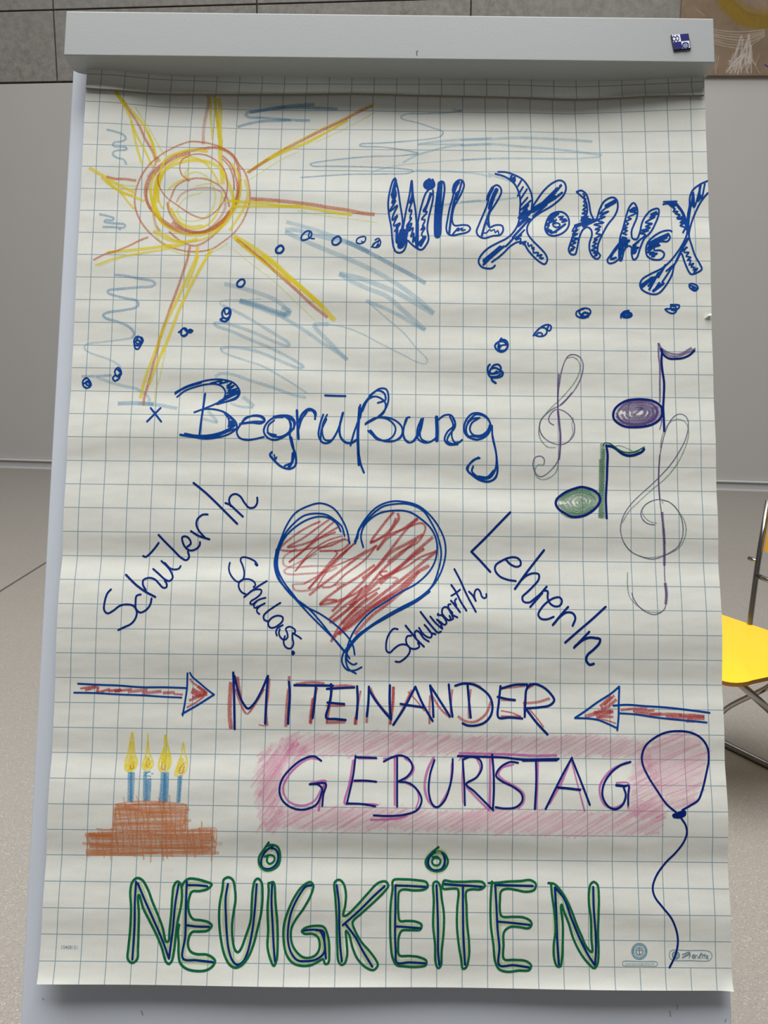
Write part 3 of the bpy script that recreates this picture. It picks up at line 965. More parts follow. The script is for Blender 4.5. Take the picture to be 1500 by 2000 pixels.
STROKES = """
# group
@sun_drawing
A y 6 330,98 390,180 430,240
A y 5 325,90 400,190 500,300 600,420 680,590 720,720 735,790
A y 4 335,110 420,250 475,360 505,500 540,650 590,810
A y 4 480,380 540,530 600,640 690,830
A o 5 400,180 470,290 560,430 620,560 690,680 720,760
A Y 3 520,250 600,370 680,500 760,640 810,720
A y 4 640,480 690,590 720,720
A O 6 1230,125 1238,200 1212,320 1192,430 1185,540 1185,610
A y 4 1260,140 1255,280 1265,420 1275,560
A y 4 1290,140 1310,260 1320,400 1340,560
A y 8 1330,160 1350,260 1345,400 1350,560 1355,650
A y 5 1300,250 1330,420 1350,560
A y 8 1355,560 1350,700 1360,830 1375,1000
A o 1.5 1225,125 1290,122
A y 6 70,835 150,885 230,930 320,985 430,1040 530,1085
A y 5 190,930 280,1010 370,1060 480,1110 610,1165
A y 5 230,950 330,1040 400,1090 500,1110
A y 4 370,1070 440,1160 510,1240
A Y 3 330,990 430,1010 540,1020
A o 5 240,925 320,945 430,950 530,965
Z o 3.5 396,278 370,277 340,288 312,304 288,326 274,348 266,370 263,392 266,412 276,434 290,452 298,460 316,474 340,485 368,491 390,491 414,486 436,472 454,458 466,444 478,424 487,396 488,376 485,356 478,336 466,320 456,304 436,290 416,282 396,278
Z o 6 380,293 346,302 320,318 300,336 288,354 284,376 288,396 298,412 318,430 340,444 360,450 390,454 412,448 434,432 450,412 460,396 466,376 468,352 466,330 460,312 450,300 436,292 418,288 400,290 380,293
Z o 4 372,299 340,310 312,330 292,356 286,384 292,404 312,428 336,446 366,456 396,452 420,440 444,420 458,396 464,370 460,344 450,320 434,304
Z o 4 470,350 466,386 452,416 430,446 404,470 380,480 352,470 330,452
A y 7 700,1230 715,1080 755,930 850,835 960,785 1100,765 1240,785 1340,830
A y 6 760,880 830,740 960,690 1080,660 1230,680
A y 6 720,1230 780,1370 900,1450 1030,1490 1150,1490 1290,1450 1400,1370
A y 5 700,900 670,1050 690,1200 730,1300 800,1400
A y 6 740,900 710,1050 715,1200 770,1330
A y 5 770,900 735,1040 740,1180
A y 4 800,880 760,1000 750,1150 790,1240
A Y 4 660,1000 680,1150 700,1300 740,1420 800,1500
A y 4 750,1000 830,830 950,750 1080,735 1200,790 1290,900 1340,1000
A y 4 830,1060 950,970 1050,940
A Y 4 930,1250 960,1330 1060,1360 1190,1330 1280,1230 1300,1080 1250,960 1150,885 1060,890 1010,930 1020,870 1060,830
A Y 3 930,1250 980,1160 1060,1110 1180,1080
A Y 3 1110,1020 1180,1000 1260,990
A y 4 830,1180 880,1270 960,1370 1060,1410 1180,1400
A y 4 870,1230 950,1370 1060,1430 1200,1410 1290,1330 1350,1200 1370,1080
Z y 6 432,330 452,372 456,400 444,424 430,444
Z y 5 478,350 484,376 478,402 462,430 448,450
Z y 4 452,318 466,342 470,370 462,404 446,432
Z y 4 322,458 344,470 372,472 400,466 424,452 446,432
Z y 6 300,450 330,468 366,472 386,466
Z Y 3 300,452 320,478 350,494 372,498
Z Y 3 400,498 420,490 446,474
A o 3 1055,970 980,910 955,830 980,760 1080,710 1190,710 1300,760 1390,860 1420,980 1410,1100 1370,1190 1300,1270 1200,1330 1080,1300 940,1210 820,1120 760,1030 740,950 760,880
A o 3.5 870,1130 920,1020 1020,960 1150,940 1270,970 1370,1040 1420,1140 1440,1220
A O 4 920,1180 970,1100 1070,1050 1180,1035 1300,1045 1370,1080
A O 4 830,1170 860,1290 930,1390 1020,1450
A O 4 870,1130 840,1220 900,1340 980,1420
A O 5 1390,1120 1400,1220 1340,1340 1250,1430
A O 5 700,1290 720,1400 760,1460
A o 6 880,1370 1000,1440 1120,1470 1260,1445 1370,1370 1440,1260
A O 5 640,930 700,850 740,740 760,780
A o 3 1370,750 1440,830 1480,950 1490,1050
B y 3.5 205,885 320,820 450,750 620,670 800,600 1000,490 1200,375
B o 6 220,888 380,780 560,670 750,570 950,470 1130,385 1300,295 1440,228
B y 2.5 215,878 380,765 560,655 750,555 950,450 1130,368 1300,280 1460,216
B y 4 330,810 560,680 760,600 980,490 1200,375
B Y 2 230,960 400,850 560,750 720,680
B Y 2 880,590 1100,490 1300,390 1460,300
B o 7 250,1140 380,1150 520,1160 700,1180 860,1200 1000,1225 1180,1250 1330,1280 1460,1295
B y 6 20,1160 250,1175 400,1185 560,1210 740,1215
B y 6 60,1215 250,1215 500,1215 750,1222 900,1245 1100,1280 1240,1294
B Y 2 700,1260 1000,1310 1250,1340 1480,1370
C o 4 110,340 230,280 340,250 480,190 560,150 650,115
C y 6 245,265 400,250 600,230 800,205 950,185 1000,180
C y 4 130,390 330,320 560,275 800,235 1000,190
C Y 2 160,398 330,340 420,300
C o 5 1055,200 1030,330 990,450 940,600 880,760 830,900 770,1080 740,1200 690,1380 650,1540 610,1680 600,1760
C y 6 1130,210 1110,330 1060,440 980,620 900,790 830,930 770,1080 710,1250 650,1400 600,1560 570,1690
C y 6 1270,230 1180,380 1080,560 1000,720 940,850 880,1010 820,1160 760,1290 700,1440 650,1560
C y 4 1140,290 1090,440 1020,610
C Y 3 820,1210 790,1350 760,1490 720,1620 710,1730
D y 9 80,205 260,310 480,470 620,600 780,740 920,870 1070,1030
D y 6 160,290 300,400 480,540 640,650
D y 7 360,390 560,555 760,730 960,900
D y 5 90,230 250,360 420,480
D o 6 110,240 230,330 400,470 520,580 680,720 850,880 1000,1000
D Y 2 90,340 260,480 480,650 640,800 880,1030
@sky_scribbles
B b 7 240,300 340,280 540,250 720,230 870,222
B b 6 1100,265 900,255 700,250 500,260 300,290 220,300 200,325 230,345 350,350 560,365 700,375 830,378
B b 6 120,440 220,410 360,385 540,378 640,375
A b 4 240,465 340,490 410,520 430,555 390,580 310,595 305,625 430,640 435,660 320,675 300,705 340,740 410,760 435,810
A b 4.5 170,1290 250,1310 310,1330 300,1350 230,1350 220,1365 300,1380 420,1395 415,1420 300,1418 200,1415
A b 4 370,1425 372,1450
C b 5 320,485 400,490 560,520 690,545 715,570 690,595 560,605 340,625 260,635 250,655 300,680 440,715 540,740 550,780 520,805 400,830 240,855 205,880 240,910 360,945 470,1000 510,1060 490,1100
C B 4 490,1100 400,1115 200,1140 40,1165 25,1200 70,1240 240,1300 340,1350 385,1390
C b 5 -5,1475 150,1472 290,1465
C B 6 140,1480 300,1540 420,1570 540,1600 650,1680 660,1720
C b 8 350,1742 450,1738 550,1738 700,1745
C B 7 550,1740 750,1755 930,1790
E b 3 1285,98 1200,112 1000,120 870,125 835,145 850,160 950,185 1070,225 1145,255 1130,285 1080,300 900,320 700,335 540,345 535,355 700,365 850,385 965,408
E B 4 1210,90 1285,98
E b 3 965,415 800,430 600,435 380,455 200,480 170,490 190,503 300,505 500,508 700,515 860,525 930,540 900,555 700,562 450,565 280,575 100,588
E B 1.6 610,560 630,545 720,520 850,495 1000,480 1200,465 1500,450
E B 4 850,480 940,430 1050,395 1200,360 1500,345
E B 5 960,345 1100,325 1300,310 1500,300
E B 4 960,345 1100,345 1300,345
E B 4 940,535 1100,540 1300,550 1420,565 1500,585
I B 6 0,350 200,345 400,335 600,340 800,350 965,362
I B 5 0,390 200,380 400,395 600,410 800,430 1035,462
I B 4 0,497 200,487 400,485 600,487 850,487 1020,475
I B 5 200,600 300,630 370,655
I B 4 0,805 150,797 300,785 420,772
F B 4 600,420 800,395 950,375 1150,355
J B 8 85,60 200,90 400,150 600,225 800,320
J b 8 600,230 800,325 1000,430 1150,510 1285,588
J B 9 75,145 250,225 450,310 600,370 800,460 1000,570 1200,710 1355,845
J B 9 75,130 150,125 300,165 450,200 650,250 800,320
J B 10 540,505 700,540 900,610 1050,675 1200,760 1355,850
J B 9 540,505 650,570 800,640 950,700 1100,830 1280,990
J B 7 770,740 900,790 1050,860 1200,950 1285,990
J B 3 800,760 950,890 1100,1020 1200,1140 1300,1250 1290,1280 1220,1270 1100,1210 900,1110 750,1030 600,970 450,940
J B 8 450,940 330,945 330,960 400,1040 500,1140 610,1250
K B 8 240,120 400,160 600,220 740,280 860,380 870,420 800,440
K b 9 390,285 560,330 700,380 850,425
K B 9 390,290 600,360 780,420 880,390 800,350
K B 7 760,420 950,530 1100,630 1200,700 1330,780 1440,860
K B 3 210,330 200,300 260,280 400,280 600,270
K B 6 220,330 330,380 500,470 650,560 780,640 870,700 870,730 740,690 560,610 400,550 290,515
K B 6 290,510 200,500 140,510 180,540 300,580 480,660 650,730 800,800 960,890 1010,930 980,945 800,880 640,810 480,760 300,740 200,750
K B 4 200,750 230,790 330,830 480,880 600,920 750,1000 900,1090 1050,1190
K B 6 150,1030 200,1000 330,1010 480,1060 700,1130 900,1200 1040,1235
K B 7 420,1225 480,1270 530,1320
K B 5 300,1290 400,1320 520,1330
K B 6 80,1360 140,1430 170,1470 30,1440
@dotted_line_drawing
C i 3 45,1490 10,1520 15,1570 50,1590 90,1560 70,1510 45,1490
C i 3 20,1545 60,1530 80,1560 50,1560 40,1530 62,1522
C i 3 350,1390 320,1430 350,1480 385,1450 370,1400 350,1390
C i 3 350,1410 378,1440 350,1470
C i 3 330,1460 300,1490 320,1520 360,1500 370,1480
C i 3 545,1085 510,1120 520,1170 570,1170 595,1120 545,1085
C i 3 545,1105 525,1140 550,1160 570,1130 545,1125
C i 3 510,1150 520,1200 545,1210 570,1180 585,1140
C i 5 580,1100 593,1125 578,1150
C i 3 945,1045 960,1035 990,1005 1020,1010 1030,1050 1000,1085 970,1070 970,1030 985,1010
C i 4 1000,1005 1025,1035 1060,1045 1080,1030 1050,1020 1020,1070 990,1080
C i 3.5 1400,810 1370,850 1380,900 1420,910 1450,870 1445,820 1400,810
C i 3 1392,830 1402,868 1430,860 1440,830
C i 3.5 1450,840 1440,900 1400,940 1350,920 1372,908
D i 3.5 150,630 115,665 120,695 160,700 190,660 180,630 150,630
D i 4 530,300 495,335 500,365 540,370 570,330 550,298 530,300
D i 3 800,155 760,185 740,220 750,245 800,235 840,205 840,165 800,155
D i 2.5 825,165 812,210 840,228 868,230
D i 3.5 1090,210 1045,250 1050,285 1090,290 1130,250 1115,212 1090,210
D i 2.5 1340,210 1290,230 1280,265 1310,280 1360,260 1370,215 1340,210
D i 2 1330,255 1350,265
J i 2.5 850,215 880,200 897,230 885,270 850,280 825,270 845,240 880,228
J i 2.5 820,275 850,240 890,215
J i 2.5 860,272 880,240 870,265 880,255
N i 3.5 245,630 220,670 250,645 300,655 325,710 300,770 245,795 190,770 165,720 200,680 260,665 300,690 320,730 280,780 230,780 205,740 215,700
N i 3 225,745 250,715 310,710
N i 3 215,760 235,715
N i 3.5 105,950 85,970 80,1040 110,1100 180,1110 250,1090 265,1050 230,1020 170,990 110,1010 110,1060 160,1060 220,1040 240,990 210,950 150,960 120,1000
N i 3 150,1060 190,1030
N i 4 125,1100 130,1140 175,1175
N i 3 140,1100 200,1090 240,1060
N i 3 635,597 660,560 720,500 790,465 840,470 855,500 830,540 805,520 820,480
N i 3 655,590 700,605 760,600 795,570 800,530 770,500 720,500
N i 3 670,590 700,560 745,575 740,600
N i 3 1250,270 1200,285 1160,310 1160,350 1200,375 1270,380 1310,350 1335,310 1320,275 1270,262 1210,280 1195,320 1230,345
N i 4 1220,355 1260,315 1310,330
N i 5 1230,360 1260,370 1300,360
O i 3 300,415 240,430 205,470 205,505
O i 6 215,470 250,445 310,450 330,470 300,490 240,490
O i 3 745,400 790,440 850,450 880,420 870,400 810,395 745,400
O i 3 810,345 860,345 915,350 915,375 870,410 820,405 812,370 840,360 870,370 880,395
O i 3 1040,95 1040,130 1080,165 1110,175 1145,145 1130,110 1090,90 1050,90 1050,110 1100,125 1125,150
O i 4 1080,140 1105,170
@welcome_lettering
F i 3.2 185,105 215,230 240,400 265,560 270,650 310,450 345,290 370,130 385,300 410,450 430,620 470,450 530,270 560,235
F i 3.2 610,240 610,330 580,470 555,580 545,680 560,790 530,860 480,910 430,895 350,830 320,800 310,850 280,920 235,945 190,930 165,880 150,780 140,660 115,520 105,380 130,220 165,120 185,105
F i 5 190,130 160,250 155,320
F i 4 170,200 190,290 150,380
F i 3 200,180 140,300 190,280 150,370 190,350 120,480 210,410 160,520 150,580 210,520 165,640 240,610 180,700
F i 5 205,640 205,830 250,690
F i 5 270,640 235,880 290,690
F i 6 272,690 228,880 262,870 330,650
F i 4 370,150 375,300 350,380
F i 3 380,350 340,480 370,460 350,560 370,550 310,650 370,610 340,700 385,660 360,770 395,720 380,830 410,770
F i 5 312,700 300,810
F i 6 432,620 430,760 428,880
F i 3 580,270 540,400 500,480 545,480 480,570 520,570 490,650 510,640 470,690 520,660 480,740 500,770 450,850
F i 4 590,280 520,470
F i 5 520,770 470,860
F i 4 520,760 420,870
F i 3 400,770 430,890
F i 9 530,170 555,140 595,150 605,185 575,205 545,195
F i 4 570,115 520,150 510,190 550,225 600,215 625,180 605,120
F i 5 570,170 580,180
F i 3.5 680,150 655,300 635,500 630,700 640,765 670,770 690,740 700,550 720,380 740,210 725,145 700,140
F i 9 690,165 672,350 658,550 655,735
F i 4 705,180 690,450 675,730
F i 3.2 830,240 850,170 900,125 940,130 960,180 940,250 900,330 850,420 830,500 825,580 850,635 950,630 1010,640 1030,675 1000,710 900,735 830,750 780,730 760,680 775,560 800,430 830,330 840,280
F i 3.5 935,140 905,250 870,340
F i 6 842,260 868,190 895,150
F i 4 870,290 840,400 815,540 792,720
F i 3 862,280 912,240
F i 3 830,740 870,690 900,660 880,700 940,665 930,695 970,685
F i 3.2 1280,205 1330,180 1370,210 1380,260 1350,330 1290,430 1250,490 1235,560 1245,650
F i 3.2 1280,205 1240,290 1230,370 1190,480 1130,620 1100,710 1130,760 1190,780 1280,755 1370,740 1400,690 1390,640 1340,630 1290,640 1250,660 1215,600
F i 7 1325,235 1290,310 1260,400 1250,440
F i 6 1280,215 1240,290 1225,340
F i 4 1250,470 1210,580 1190,640 1160,750
F i 2.5 1180,720 1210,720 1250,680 1260,700 1300,680 1310,720 1340,690 1350,730
G i 3.2 305,90 400,95 500,130 580,175 640,250 680,340 690,420 680,520
G i 3.2 275,112 370,140 440,180 500,240 540,330 555,420 550,520 540,640 510,720 460,790 400,840 300,890 180,960 100,1050 85,1110 120,1160 190,1180 240,1175 270,1145
G i 3.2 690,490 740,410 830,290 920,215 1000,185 1050,210 1070,270 1050,340 1000,400 900,480 780,550 700,610 650,670 630,730 640,790 690,860 780,950 840,1020 860,1080 830,1130 780,1110 700,1040 640,970 590,890 530,880 440,930 370,1000 300,1060 235,1105
G i 3.5 480,835 430,890 390,930
G i 4 660,620 560,730 470,830
G i 8 330,945 250,1015 155,1092
G i 4 370,930 260,1020 140,1135
G i 4 460,130 440,180
G i 4 490,150 455,190 500,165 480,210
G i 3 570,180 530,250
G i 3 585,260 525,360
G i 3 630,285 555,400
G i 3 635,380 560,470
G i 3 670,415 560,520 650,460 560,570 640,510 530,610 660,530 560,620
G i 5 690,520 530,700
G i 3 540,700 640,610
G i 3 700,540 850,390 970,270
G i 3.5 700,500 900,370 1020,235 1000,250
G i 6 700,535 850,430 940,370
G i 4 840,450 940,390 1025,325
G i 4 700,590 850,460
G i 3 600,745 500,855 560,840 550,900 620,870 590,910
G i 3 640,890 650,930 680,910 690,960 710,940 700,1000 760,1000 740,1040 800,1020 770,1060 820,1060 790,1070
G i 5 505,840 560,800
G i 3.2 980,540 900,570 850,650 835,740 870,795 940,810 1030,780 1090,720 1105,650 1080,580 1030,545 980,540
G i 3 960,630 920,680 940,710 990,710 1000,680 960,665 925,680
G i 7 970,555 885,630
G i 3.5 930,560 870,640 985,560
G i 4 850,690 880,665 930,635
G i 3 990,600 1040,590 1000,630 1070,620 1020,660 1080,640
G i 4 860,760 930,770 980,740 1060,680
G i 3.5 850,730 905,755
G i 3 880,690 850,740
G i 3.5 900,780 960,765
H i 3.2 135,180 180,165 230,200 260,290 280,400 320,465 340,445 370,350 420,270 500,235 540,260 550,340 520,420 450,510 390,620 350,720 350,790 375,820 350,855 310,845 270,780 265,700 290,610 280,560 245,535 200,560 160,650 140,750 120,810 80,810 55,770 75,690 110,600 140,530
H i 3 135,180 180,220 220,260 240,320 240,390 220,420
H i 2.8 200,200 220,220 195,235 230,250 205,280 235,290 200,320 240,330 195,360 235,370 190,400 240,405 190,440
H i 4.5 190,440 250,430 180,470 270,455 160,510 300,460 120,520
H i 4.5 320,470 220,500 120,530
H i 3.5 200,530 320,475 420,430
H i 2.8 110,540 90,580 150,560 90,610 150,600 85,640 150,650 80,680 130,690 75,720 120,740 70,760 110,755 70,780
H i 5 530,265 430,320
H i 4 525,285 440,335
H i 2.8 430,340 370,400 460,375 370,430 420,430 350,470 410,490 310,510 380,530 320,560 370,560 330,600 380,610 310,660 350,660 300,690 340,700 290,730 340,740 280,770 340,780 300,800 350,800 310,830 340,820
H i 3.2 575,640 600,560 640,410 670,330 710,290 745,340 745,430 710,520 690,580 700,650 740,660 770,600 800,480 850,400 900,360 960,350 965,400 930,500 880,590 820,650 780,740 740,850 710,865 690,800 690,740 660,725 620,760 600,830 585,875 570,870 575,640
H i 3.2 600,660 540,730 470,830 445,870 460,900 510,895 560,860
H i 5 577,660 572,860
H i 4 580,700 500,800
H i 4 600,640 640,650 580,680 670,670 590,720 650,700 570,760
H i 6 598,660 592,800
H i 3.5 480,860 540,840 500,860
H i 4 520,760 480,840
H i 4 675,370 720,340 735,360 680,378
H i 2.8 680,380 740,390 650,440 690,450 630,480 660,500 610,530 650,540 600,560 650,570 600,600 640,610
H i 3 940,380 880,410 960,395 870,440 930,430 830,490 900,500 830,530 880,540 790,570 860,570 780,600 830,610 730,700
H i 4 760,680 700,730 740,710 690,760 760,740 700,780 740,780 710,800
H i 3.2 1095,580 1080,570 1000,580 900,640 850,700 835,770 850,830 900,860 970,865 1010,840 1020,800 980,770 920,770 920,740 975,720
H i 3.2 1060,600 1080,640 1050,680 990,680 930,690
H i 6 1055,612 960,655 875,700
H i 5 1040,640 950,682
H i 5 870,710 960,700 860,740 930,720
H i 3.2 850,760 900,750 850,790 920,790 870,815 950,800 890,835 920,830
H i 3.2 1455,70 1380,105 1310,160 1280,230 1275,320 1260,400 1255,500 1250,600 1220,680 1160,780 1080,880 1000,950 880,1010 800,1060 775,1110 790,1160 850,1200 920,1215 970,1200 1040,1120 1100,1010 1120,920 1150,870 1190,800 1230,900 1290,1010 1340,1000 1400,960 1380,910 1330,820 1300,730 1270,620 1290,510 1330,400 1390,280 1458,192
H i 3.2 1310,200 1290,320 1270,450 1260,600
H i 5 1310,195 1318,320
H i 4 1265,400 1262,560
H i 3.2 1390,110 1360,280 1380,200 1395,250 1430,100
H i 4 1380,130 1372,260
H i 3 1300,300 1320,335 1380,150
H i 3 1015,280 1145,275
H i 3 1010,305 1060,300 1100,330 1140,310
H i 6 1050,290 1120,305
H i 5 1140,300 1200,380 1240,480 1260,570
H i 3.2 1110,340 1130,350 1110,380 1160,375 1130,400 1180,410 1150,440 1210,430 1150,450 1220,460 1180,490 1230,490 1180,520 1230,540 1210,590
H i 6 1205,440 1240,500 1255,560
H i 2.8 1240,740 1220,790 1270,790 1240,830 1290,840 1250,870 1290,870 1270,920 1320,900 1290,940 1330,940 1310,970 1360,950 1320,990
H i 3 1250,740 1205,775
H i 4 1260,650 1200,760 1140,880
H i 4 1030,920 995,980 960,1040
H i 3 1120,910 1040,980
H i 3.2 1110,920 1060,1000 1000,1090
H i 3.5 920,1040 790,1150
H i 6 900,1050 800,1120
H i 3.5 980,990 860,1130
H i 4 960,1000 870,1165
H i 5 1010,1105 910,1180
H i 4 970,1100 925,1170
@greeting_lettering
L i 3.4 60,320 145,430
L i 3.4 140,320 30,430
L i 3.6 503,205 485,330 470,430 455,555
L i 3 260,205 330,155 440,115 550,90 650,90 740,120 785,190 760,240 690,265 620,280
L i 3 275,230 340,180 420,150 500,130 590,125 640,145 668,190 650,250 600,280 520,315 415,355
L i 4 262,195 350,150 470,112
L i 3 550,118 640,100 620,120 690,105
L i 2.6 680,140 720,115 680,160 740,135 690,180 770,160 680,200 775,180 670,225 770,200 650,250
L i 5 620,270 690,232 765,195
L i 3 600,290 690,262 765,225 782,190
L i 3.2 415,355 490,330 570,330 650,350 710,390 755,440 760,480 700,530 600,560 500,570 400,555 300,540
L i 4 340,530 420,545 520,545 620,525 700,490 745,460
L i 2.8 300,535 400,550 560,555 680,515 740,490
L i 2.6 670,365 720,405 700,400 740,420 700,430 750,440 700,450 745,460 690,470
L i 3 660,360 695,410 695,470
L i 3.2 785,450 880,440 960,445 990,420 970,390 900,380 830,410 780,470 760,510 780,560 840,580 920,570 980,555
L i 3 800,440 830,400 900,385 960,395 985,425 900,430 800,445
L i 3.4 1135,395 1060,400 1000,450 980,510 1010,560 1070,580 1150,550 1210,500 1235,440 1200,390 1130,380 1060,390
L i 3 1065,420 1020,460 1015,520 1080,540
L i 3 1070,400 1150,390 1200,440 1195,500 1130,550 1050,550 1010,520
L i 3 1160,385 1220,430 1225,490
L i 4 1185,400 1200,470 1190,520 1210,620 1240,710 1235,790 1190,815 1120,795 1060,740 1030,700 1045,680
L i 3.4 1205,560 1225,680 1210,760 1150,790
L i 5 1218,690 1210,760 1185,800
L i 2.6 1065,700 1075,740 1085,720
L i 4.5 1250,340 1255,450 1262,570
L i 3.2 1265,440 1290,370 1350,325 1400,350 1405,370 1395,410
L i 3.2 1270,410 1310,355 1370,340 1395,370 1398,410
L i 3.2 1265,490 1290,410 1330,355
M i 3.6 60,127 130,130 215,132
M i 3.4 45,275 20,350 10,440 40,490 90,490 140,430 180,330 198,260
M i 3 75,275 40,350 40,430 60,470 110,470 150,410
M i 4 195,265 170,380 180,450 220,490 270,490 300,470
M i 3 70,310 30,400 25,470
M i 3.4 330,200 320,300 280,420 255,512
M i 5 325,220 312,420 315,560 320,660
M i 3.6 315,560 335,660 358,722
M i 3.2 330,300 350,210 410,130 480,75 530,80 548,140 530,220 470,290 400,330 370,350
M i 3.2 345,250 390,160 440,135 490,150 525,190 510,260 440,310 375,345
M i 3.2 400,130 460,90 510,105 525,160 465,185
M i 3 480,90 520,115 525,150
M i 3.2 370,345 440,305 520,295 600,320 650,370 650,430 600,475 520,480 450,450 390,400
M i 3 380,335 450,300 540,310 600,370 590,430 540,470 460,465 400,400
M i 2.8 410,395 470,460 560,480 640,455 660,400
M i 3.2 710,295 690,300 665,380 665,450 700,490 740,480 790,410 815,305
M i 3 690,310 660,400 680,470 720,490 770,430 805,310
M i 3.2 800,310 770,390 775,460 820,490 870,485 920,450
M i 3 815,305 790,400 800,460 850,490
M i 6 918,295 922,400 920,475
M i 3.2 925,320 980,280 1030,280 1060,330 1060,370 1010,440 1000,480 1040,500 1090,490 1115,470
M i 3.2 1040,290 1060,350 1000,410 980,470 1010,505 1080,505
M i 3 1020,290 1045,350 1035,440 1060,490 1100,485
M i 3.4 1250,300 1190,310 1150,360 1150,420 1190,460 1250,465 1310,430 1335,370 1310,300 1250,265 1190,270 1140,330 1130,400 1160,445 1230,470
M i 3.2 1240,305 1190,340 1175,390 1200,430 1260,435 1310,400 1330,350
M i 3 1160,330 1220,275 1290,290 1330,340 1320,400 1260,445 1180,440
M i 3.4 1345,360 1350,450 1375,560 1385,650 1385,730 1350,780 1290,790 1210,750 1160,710 1165,670 1210,620 1250,610
M i 3.4 1350,440 1380,600 1370,700 1330,760 1270,770 1220,745 1190,710 1200,675
M i 3.2 1390,680 1375,760 1320,793 1250,780 1170,720 1150,690 1190,640 1240,605
M i 5 1360,710 1310,760 1240,755
@treble_clef_drawing
P v 2 460,1115 400,1080 380,1030 400,970 450,910 500,885 580,900 660,950 720,1020 755,1120 745,1250 700,1320 620,1380 530,1395 430,1370 330,1310 270,1230 250,1140 270,1040 330,970 440,880 560,820 670,710 760,600 840,450 880,300 870,190 820,120 730,92 670,110 620,180 590,260 560,370 540,500 520,650 515,800 520,950 540,1150 555,1300 550,1450 535,1580 500,1660 420,1760 340,1830 270,1860 200,1820 160,1720 160,1640 190,1580 250,1560 310,1590 320,1650 310,1690
P v 2.5 530,370 520,520 515,700 515,870
P v 3.5 515,900 535,1080 550,1250 545,1450 530,1620
P v 2.5 545,830 640,740 720,640
P g 2 640,150 720,130 800,170 835,260 820,370 760,490 660,620 550,740 430,850 330,960 270,1050 240,1180 250,1280 300,1370 370,1430 490,1440
P g 2 310,1690 230,1690 190,1740 190,1830 250,1890 320,1900 420,1860 490,1790 520,1690 520,1600
P g 1.4 740,1000 720,1100 730,1230 690,1320
@treble_clef_drawing
R v 1.8 425,1122 350,1105 305,1060 295,1000 330,940 390,900 460,885 540,900 610,950 660,1030 685,1130 680,1230 640,1320 560,1380 480,1420 400,1440 310,1420 220,1380 150,1310 115,1230 105,1150 130,1040 200,930 300,830 400,740 480,660 570,560 650,440 710,320 735,200 725,130 680,92 630,95 570,150 520,260 490,370 470,480 460,600 458,700 465,840 480,970 500,1120 512,1280 512,1450 515,1600 525,1730 530,1820 515,1900 470,1940 420,1955 360,1940 310,1910 260,1860 220,1790 210,1750
R v 4 490,1000 505,1180 512,1350 512,1500
R v 4.5 520,1660 532,1760 525,1860
R v 2.4 470,470 462,600 460,740 470,880
R g 1.6 445,1105 380,1090 330,1050 305,990 340,930 400,895
R g 1.8 480,890 560,910 640,990 700,1090 715,1170 690,1270 640,1340 560,1385 460,1415 350,1425 260,1400 190,1360 140,1290
R g 1.8 120,1100 180,1000 280,900 400,790 520,690 620,570 690,440 735,300 735,220 700,160 640,137 580,155 530,210 490,300 475,400
R g 2 510,1150 520,1300
R g 1.8 170,1560 170,1680 190,1790 260,1870 340,1920 420,1935 490,1930
R g 2 500,920 490,900
@eighth_note_drawing
O n 4.2 480,1500 380,1500 280,1515 190,1560 130,1620 110,1680 120,1740 170,1790 250,1830 370,1840 500,1830 600,1800 670,1750 705,1690 700,1600 660,1555 580,1515 480,1500
O n 4 705,900 700,1050 710,1150 730,1290 728,1450 720,1600 728,1750 732,1885
O n 3.8 690,885 720,950 790,1000 880,1005 960,995 1040,960 1100,905
O v 3 665,810 665,950 680,1100 680,1300 680,1540
O v 3.5 660,815 700,880 780,930 870,950 950,940 1020,900 1070,870
O v 3 720,920 800,970 900,975 1000,940 1115,878
O v 2 705,1740 690,1830 675,1870
O v 4 190,1620 280,1550 400,1530 530,1540 630,1600 640,1680 580,1760 450,1800 310,1800 200,1750 160,1680 190,1620
O v 5 220,1640 320,1570 450,1555 580,1610 600,1690 520,1760 380,1780 250,1740 210,1680
O v 5 260,1650 370,1590 500,1600 560,1660 500,1730 370,1740 280,1700 290,1650
O v 5 320,1650 420,1610 500,1640 470,1700 370,1705 330,1670
O v 4 360,1690 470,1600
O v 4 150,1700 230,1780 370,1810 520,1800
O V 6 170,1640 260,1560 420,1520 560,1530 660,1610
O V 6 150,1660 180,1760 330,1815 500,1815 640,1740 680,1650 640,1580
O v 4 600,1590 650,1650 610,1740 520,1790
@eighth_note_drawing
Q n 4.4 490,760 400,780 280,825 180,890 130,940 115,1000 150,1070 240,1140 340,1190 450,1195 550,1170 650,1110 730,1030 765,950 750,880 690,820 600,780 490,760
Q n 3 710,825 750,880
Q n 4 855,150 875,280 870,450 865,620 855,800 850,930 855,1080 862,1215
Q n 4.4 855,155 930,165 1000,200 1080,265 1150,295 1220,300 1300,280 1380,240 1408,205
Q G 2 810,150 830,115 900,120 970,160 1050,220 1140,250 1230,250 1310,230 1380,190 1412,172
Q g 1.6 990,160 1060,155 1130,180 1240,230
Q g 5 1020,215 1120,262 1240,262 1340,230
Q g 7 800,120 800,300 795,500 790,700 785,900 780,1080 770,1220
Q g 5 770,350 770,600 765,900 765,1200
Q g 5 815,200 815,500 810,800 810,1000 815,1220
Q g 3 160,960 240,880 360,825 480,800 600,815 700,870 740,950 700,1040 600,1120 470,1160 340,1150 230,1090 160,1010
Q g 5 190,970 270,890 400,840 520,830 640,880 700,960 650,1050 540,1120 400,1130 280,1080 210,1010
Q g 5 240,980 330,900 450,860 570,880 650,960 590,1050 470,1100 340,1070 270,1000
Q g 4 310,980 390,910 500,890 590,950 560,1030 470,1070 370,1040 330,980
Q g 4 390,980 450,930 530,950 540,1010 470,1040 400,1000
Q g 4 440,980 500,960 500,1000 450,1000
